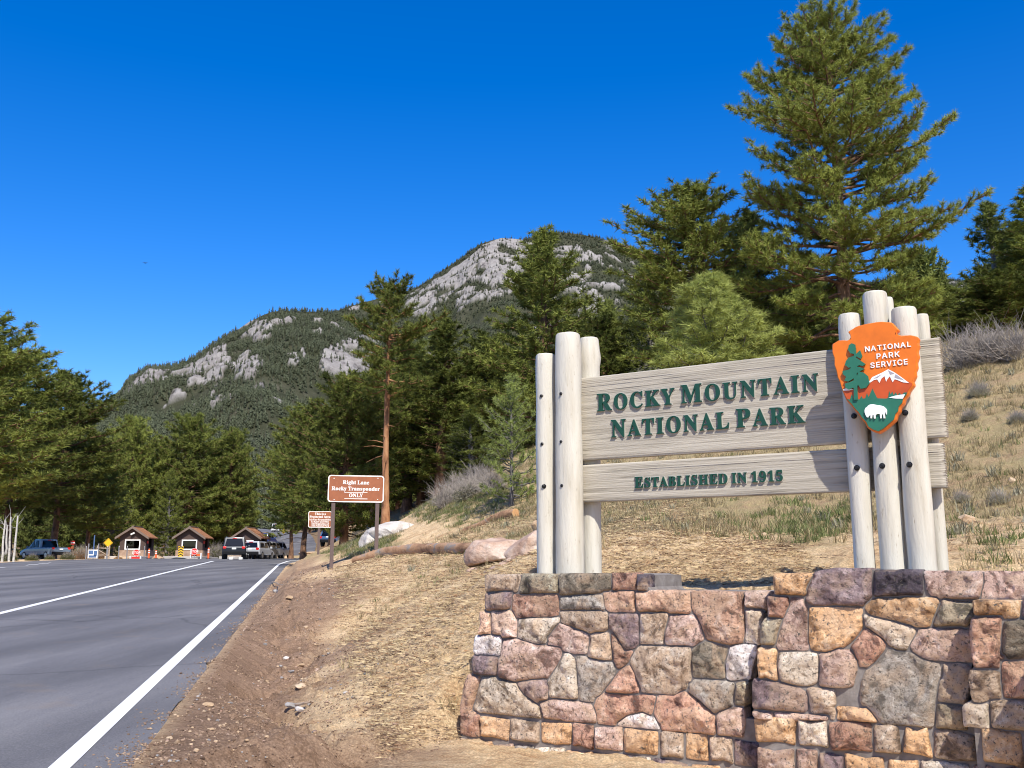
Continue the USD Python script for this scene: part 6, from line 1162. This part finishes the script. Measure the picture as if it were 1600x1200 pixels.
dens = np.clip(np.maximum(hillg * (.35 + .9 * (nzv > .5)), b1 * .95), .004, 1) * inview; keep = r_.uniform(0, 1, N0) < dens * np.where(b1 > .3, .42, .17)
gp = p3[keep]; gr = np.where(b1[keep] > .3, .72, .14); kind = np.where(r_.uniform(0, 1, len(gp)) < gr, 2 + r_.integers(0, 2, len(gp)), r_.integers(0, 2, len(gp))); kind = np.where(r_.uniform(0, 1, len(gp)) < .035, 4, kind)
print('grass tufts', len(gp))
instancer('hillside_grass', 'dry and green grass tufts scattered over the slope behind the park sign', 'grass', [(blades(1, 16, .13, .005, 1.1), dry), (blades(2, 12, .20, .004, 1.2), dry), (blades(3, 18, .10, .006, .8), green_grass), (blades(4, 14, .13, .005, 1.0), green_grass), (blades(6, 30, .16, .007, .9), sage)], gp - np.array([0, 0, .01]), r_.uniform(.55, 1.3, len(gp)), kind, r_)
# straw and chips on the bare slope
keep = (r_.uniform(0, 1, N0) < .13) & inview & (hillg < .6) & (Y < 30); sp = p3[keep]
def straw(seed):
    r = np.random.default_rng(seed); V, f = [], []
    for k in range(9): c, a, l = r.normal(0, .10, 2), r.uniform(0, 3.14), r.uniform(.015, .06); d = np.array([math.cos(a), math.sin(a)]) * l; w = np.array([-d[1], d[0]]) / l * .0025; z = r.uniform(.004, .03); n = len(V); V += [(*(c - d - w), z), (*(c + d - w), z + r.normal(0, .012)), (*(c + d + w), z + .004), (*(c - d + w), z + .004)]; f += [(n, n + 1, n + 2), (n, n + 2, n + 3)]
    return np.array(V), np.array(f)
chip_dark = mottled('dark_chips', [(.3, (.07, .045, .03)), (.7, (.16, .10, .065))], scale=8, bump=.2); straw_mat = foliage('straw', (.36, .26, .14), (.66, .53, .32), .2)
instancer('straw_litter', 'loose straw and bark chips lying on the bare slope', 'straw', [(straw(1), straw_mat), (straw(2), straw_mat), (straw(3), chip_dark)], sp, r_.uniform(.35, .85, len(sp)), r_.choice(3, len(sp), p=[.32, .28, .4]), r_)
rusty_straw = foliage('rusty_straw', (.22, .12, .06), (.42, .26, .14), .2)
# pebbles in and beside the ditch
N1 = 42000; s1 = 6 + 34 * r_.uniform(0, 1, N1) ** 1.5; t1 = np.where(r_.uniform(0, 1, N1) < .6, r_.normal(1.55, .5, N1), r_.uniform(.5, 6.5, N1)); t1 = np.clip(t1, .62, 9); xyv = xy(s1, t1); clump = meshkit.fbm(np.column_stack([xyv, 0 * s1]) * 1.6, 3, 55)
u1_, n1_ = (xyv[:, 0] - SO[0]) * SU[0] + (xyv[:, 1] - SO[1]) * SU[1], -((xyv[:, 0] - SO[0]) * SN[0] + (xyv[:, 1] - SO[1]) * SN[1])
keep = (r_.uniform(0, 1, N1) < np.clip((clump - .36) * 3.2, .03, 1) * np.where(t1 > 2.6, .07, .36)) & ((u1_ < -.9) | (n1_ > .9)); xyv = xyv[keep]
pp = np.column_stack([xyv, ground(xyv[:, 0], xyv[:, 1])])
def pebble(seed): m = boulder(seed, (1, .8, .65), 1, .6, 1); return np.array(m.vertices), np.array(m.faces)
print('pebbles', len(pp))
instancer('ditch_pebbles', 'pebbles and clods strewn along the ditch beside the road', 'pebbles', [(pebble(1), tan_rock), (pebble(2), grey_rock), (pebble(3), pink_rock), (pebble(4), chip_dark)], pp + np.array([0, 0, .004]), np.clip(r_.lognormal(-4.75, .6, len(pp)), .005, .05), r_.choice(4, len(pp), p=[.36, .16, .18, .30]), r_)
# crumbs of earth and fine gravel over the whole verge, some spilling onto the asphalt
clod_mat = mottled('earth_clods', [(.3, (.10, .065, .044)), (.5, (.22, .145, .095)), (.75, (.36, .265, .185))], scale=9, bump=.3)
N2 = 60000; s2 = 6.5 + 30 * r_.uniform(0, 1, N2) ** 2.0; t2 = np.where(r_.uniform(0, 1, N2) < .8, r_.uniform(.44, 3.0, N2), np.where(r_.uniform(0, 1, N2) < .25, .5 - np.abs(r_.normal(0, .14, N2)), r_.uniform(2.2, 6, N2))); xyv = xy(s2, t2); cl2 = meshkit.fbm(np.column_stack([xyv, 0 * s2]) * 2.4, 3, 57)
u2_, n2_ = (xyv[:, 0] - SO[0]) * SU[0] + (xyv[:, 1] - SO[1]) * SU[1], -((xyv[:, 0] - SO[0]) * SN[0] + (xyv[:, 1] - SO[1]) * SN[1]); keep = (r_.uniform(0, 1, N2) < np.clip((cl2 - .34) * 3.0, .08, 1)) & ((u2_ < -1.0) | (n2_ > .9)); xyv, t2, s2 = xyv[keep], t2[keep], s2[keep]
zz2 = np.maximum(ground(xyv[:, 0], xyv[:, 1]), np.where(t2 < .52, road_z(s2), -9)); print('clods', len(zz2))
instancer('earth_crumbs', 'crumbs of earth and fine gravel covering the verge and the ditch', 'gravel', [(pebble(5), clod_mat), (pebble(6), clod_mat), (pebble(7), tan_rock), (pebble(8), chip_dark)], np.column_stack([xyv, zz2 + .002]), np.clip(r_.lognormal(-4.9, .45, len(zz2)), .004, .028), r_.choice(4, len(zz2), p=[.36, .30, .16, .18]), r_)
N3 = 60000; X3, Y3 = r_.uniform(-6, 3, N3), 8.5 + 17 * r_.uniform(0, 1, N3) ** 1.6; s3, t3 = st(X3, Y3); u3, n3_ = (X3 - SO[0]) * SU[0] + (Y3 - SO[1]) * SU[1], -((X3 - SO[0]) * SN[0] + (Y3 - SO[1]) * SN[1]); keep = (t3 > 2.3) & ((u3 < -1.2) | (n3_ > .9)) & (r_.uniform(0, 1, N3) < .75)
instancer('fine_straw', 'matted straw lying on the bare slope between the ditch and the wall', 'straw', [(straw(4), straw_mat), (straw(5), straw_mat), (straw(6), chip_dark), (straw(7), rusty_straw)], np.column_stack([X3, Y3, ground(X3, Y3)])[keep], r_.uniform(.3, .7, keep.sum()), r_.choice(4, keep.sum(), p=[.34, .24, .22, .20]), r_)
for k, (px, py, w, tx) in enumerate([(470, 1045, 16, 'rounded grey stone in the ditch'), (455, 1052, 12, 'tan stone left of the rounded grey stone in the ditch'), (448, 1030, 12, 'pale stone at the bend of the ditch'), (468, 1078, 18, 'grey slab in the dark hollow of the ditch'), (456, 1108, 24, 'cluster stone at the lower end of the ditch'), (470, 1115, 18, 'long pale stone at the lower end of the ditch'), (325, 1105, 18, 'pale stone on the verge near the bottom of the road'), (600, 1088, 8, 'small white stone on the straw slope left of the wall'), (540, 1085, 8, 'white chip on the slope between ditch and wall'), (452, 942, 12, 'small stones at the far bend of the ditch'), (430, 925, 10, 'far stone in the ditch near the road edge')]):
    p = on_ground(px, py); D = p[1]; m = boulder(200 + k, (w * D / F / 2, w * D / F / 2.6, w * D / F / 3.6), 1, .3, 3); m.apply_translation(p + np.array([0, 0, w * D / F / 9])); solo('ditch_stone', m, (tan_rock, grey_rock, white_rock)[k % 3], tx, 'stone', smooth=45)
for k, (a, b, tx) in enumerate([((425, 912), (453, 919), 'bare pale stick lying across the ditch'), ((463, 1118), (487, 1106), 'pale broken branch at the lower end of the ditch')]):
    A, B = on_ground(*a), on_ground(*b); m = tube(np.linspace(A, B, 7) + np.random.default_rng(k).normal(0, .03, (7, 3)) * np.array([1, 1, .3]) + np.array([0, 0, .05]), np.linspace(.022, .008, 7), 6, noise=.2); solo('stick', m, wood_rail, tx, 'stick', smooth=50)
# bare grey brush, one bush at a time
def brush(seed, size):
    r = np.random.default_rng(seed); V, f, n = [], [], 0
    for k in range(150):
        a, el = r.uniform(0, 6.28), r.uniform(.35, 1.5); d = np.array([math.cos(a) * math.cos(el), math.sin(a) * math.cos(el), math.sin(el)]); L = r.uniform(.5, 1.0); b = r.normal(0, .10, 3) * np.array([1, 1, 0]); pts = [b, b + d * L * .5 + r.normal(0, .05, 3), b + d * L + r.normal(0, .08, 3)]
        m = tube(pts, [.009, .007, .003], 3, cap=False); V.append(m.vertices); f.append(m.faces + n); n += len(m.vertices)
        for _ in range(5): q = pts[1] + (pts[2] - pts[1]) * r.uniform(-.3, 1); e = d + r.normal(0, .6, 3); m = tube([q, q + e * .13 * r.uniform(.6, 1.6), q + e * .24 * r.uniform(.6, 1.6) + r.normal(0, .03, 3)], [.005, .004, .002], 3, cap=False); V.append(m.vertices); f.append(m.faces + n); n += len(m.vertices)
    return np.vstack(V) * size, np.vstack(f)
def leafy(seed, size, n=900):
    r = np.random.default_rng(seed); P = r.normal(size=(n, 3)); P /= np.linalg.norm(P, axis=1, keepdims=True); P *= (r.uniform(.35, 1, (n, 1))); P[:, 2] = np.abs(P[:, 2]) * .8; return needles(P * size, P + np.array([0, 0, .6]), r, 5, .10 * size ** .5, .022, .8)
BR = {}
def bush(label, px, py, D, size, leaves=0.0):
    p = at(px, py, D); g = gpt(p[0], p[1]); key = leaves > 0
    if key not in BR:
        t = thing('grey_bush', label, 'bush', g, (px * .7) % 6, scale=(size,) * 3); part(t, 'twigs', brush(5 + key, 1.0), brush_mat, local=True)
        if leaves: part(t, 'leaves', leafy(3, 0.85), sage, local=True)
        BR[key] = t
    else: copy_of(BR[key], label, g, (px * .7) % 6, (size,) * 3)
for px, py, D, sz, lv, tx in [(745, 762, 38.5, .8, 0, 'bare grey bush high on the ridge left of the young open pine'), (715, 772, 40, .75, 0, 'bare grey bush on the ridge crest behind the lane sign'), (770, 780, 33, .9, 0, 'bare grey bush beside the young open pine'), (695, 788, 38, .9, 0, 'low grey bush at the left end of the ridge brush'), (735, 790, 35, .8, 1, 'green grey sagebrush on the ridge below the bare bushes'), (1545, 570, 22.5, .85, 0, 'bare grey bush on the crest right of the arrowhead posts'), (1585, 560, 22, .8, 0, 'bare grey bush on the crest at the right edge'), (1505, 580, 23, .9, 0, 'bare grey bush on the crest next to the sign board end'), (1530, 625, 19.5, .30, 1, 'round sagebrush below the crest at right'), (1515, 655, 18, .22, 1, 'small sagebrush on the slope by the board end'), (1560, 770, 13, .18, 1, 'grey sagebrush low on the slope at right'), (1590, 660, 17, .22, 1, 'sagebrush near the right edge of the slope'), (1500, 760, 13.5, .16, 1, 'tiny sagebrush just right of the rear post')]:
    bush(tx, px, py, D, sz, lv)
# pale aspen stems at the left edge
aspen = mottled('aspen_bark', [(.3, (.15, .14, .125)), (.45, (.38, .365, .325)), (.8, (.48, .46, .42))], scale=5, stretch=(1, 1, 2), bump=.2)
for k, (px, px2, yt, D, tx) in enumerate([(4, 8, 838, 66, 'thin pale aspen stem at the very left edge'), (15, 17, 834, 67, 'second thin aspen stem from the left edge'), (22, 28, 832, 66, 'third aspen stem, leaning right'), (10, 11, 846, 68, 'shortest aspen stem between the first and second')]):
    a = spot(px, D); b = at(px2, yt - 26, D); r = np.random.default_rng(k); t = thing('aspen_tree', tx, 'aspen', a); part(t, 'trunk', tube(np.linspace(a - [0, 0, .3], b, 8) + r.normal(0, .012, (8, 3)), np.linspace(.085, .05, 8), 8), aspen, smooth=50)
    tw = [tube([a + (b - a) * h, a + (b - a) * h + np.array([r.normal(0, .5), r.normal(0, .5), r.uniform(.3, .9)])], [.014, .005], 4) for h in r.uniform(.6, 1, 3)]; part(t, 'branches', tw, aspen)
# green undergrowth and rusty brush at the foot of the left pines
under = foliage('undergrowth', (.045, .06, .02), (.16, .16, .05), .2); rusty = foliage('rusty_brush', (.16, .08, .03), (.34, .20, .09), .2)
for k, (px, D, sz, mt, tx) in enumerate([(12, 68, .7, under, 'low green bush at the foot of the aspen stems'), (50, 71, .5, under, 'low dark bush right of the thick trunk'), (62, 101, 1.3, rusty, 'rusty brown bush behind the thick trunk'), (106, 82, .65, under, 'green bush in front of the blue grey pickup'), (78, 78, .4, under, 'small dark bush left of the blue grey pickup'), (128, 92, 1.3, rusty, 'rusty bush right of the red round sign'), (150, 100, 1.1, rusty, 'reddish brush behind the wooden gate'), (230, 101, 1.3, rusty, 'bare brown brush right of the left booth'), (338, 104, 1.6, under, 'dark bush between the middle booth and the queue')]):
    g = spot(px, D); t = thing('bush', tx, 'bush', g, k * .9); part(t, 'leaves', leafy(30 + k, sz, 700), mt, local=True); part(t, 'twigs', brush(70 + k, sz * .9), brush_mat, local=True)


print('triangles in pines', n_tri)
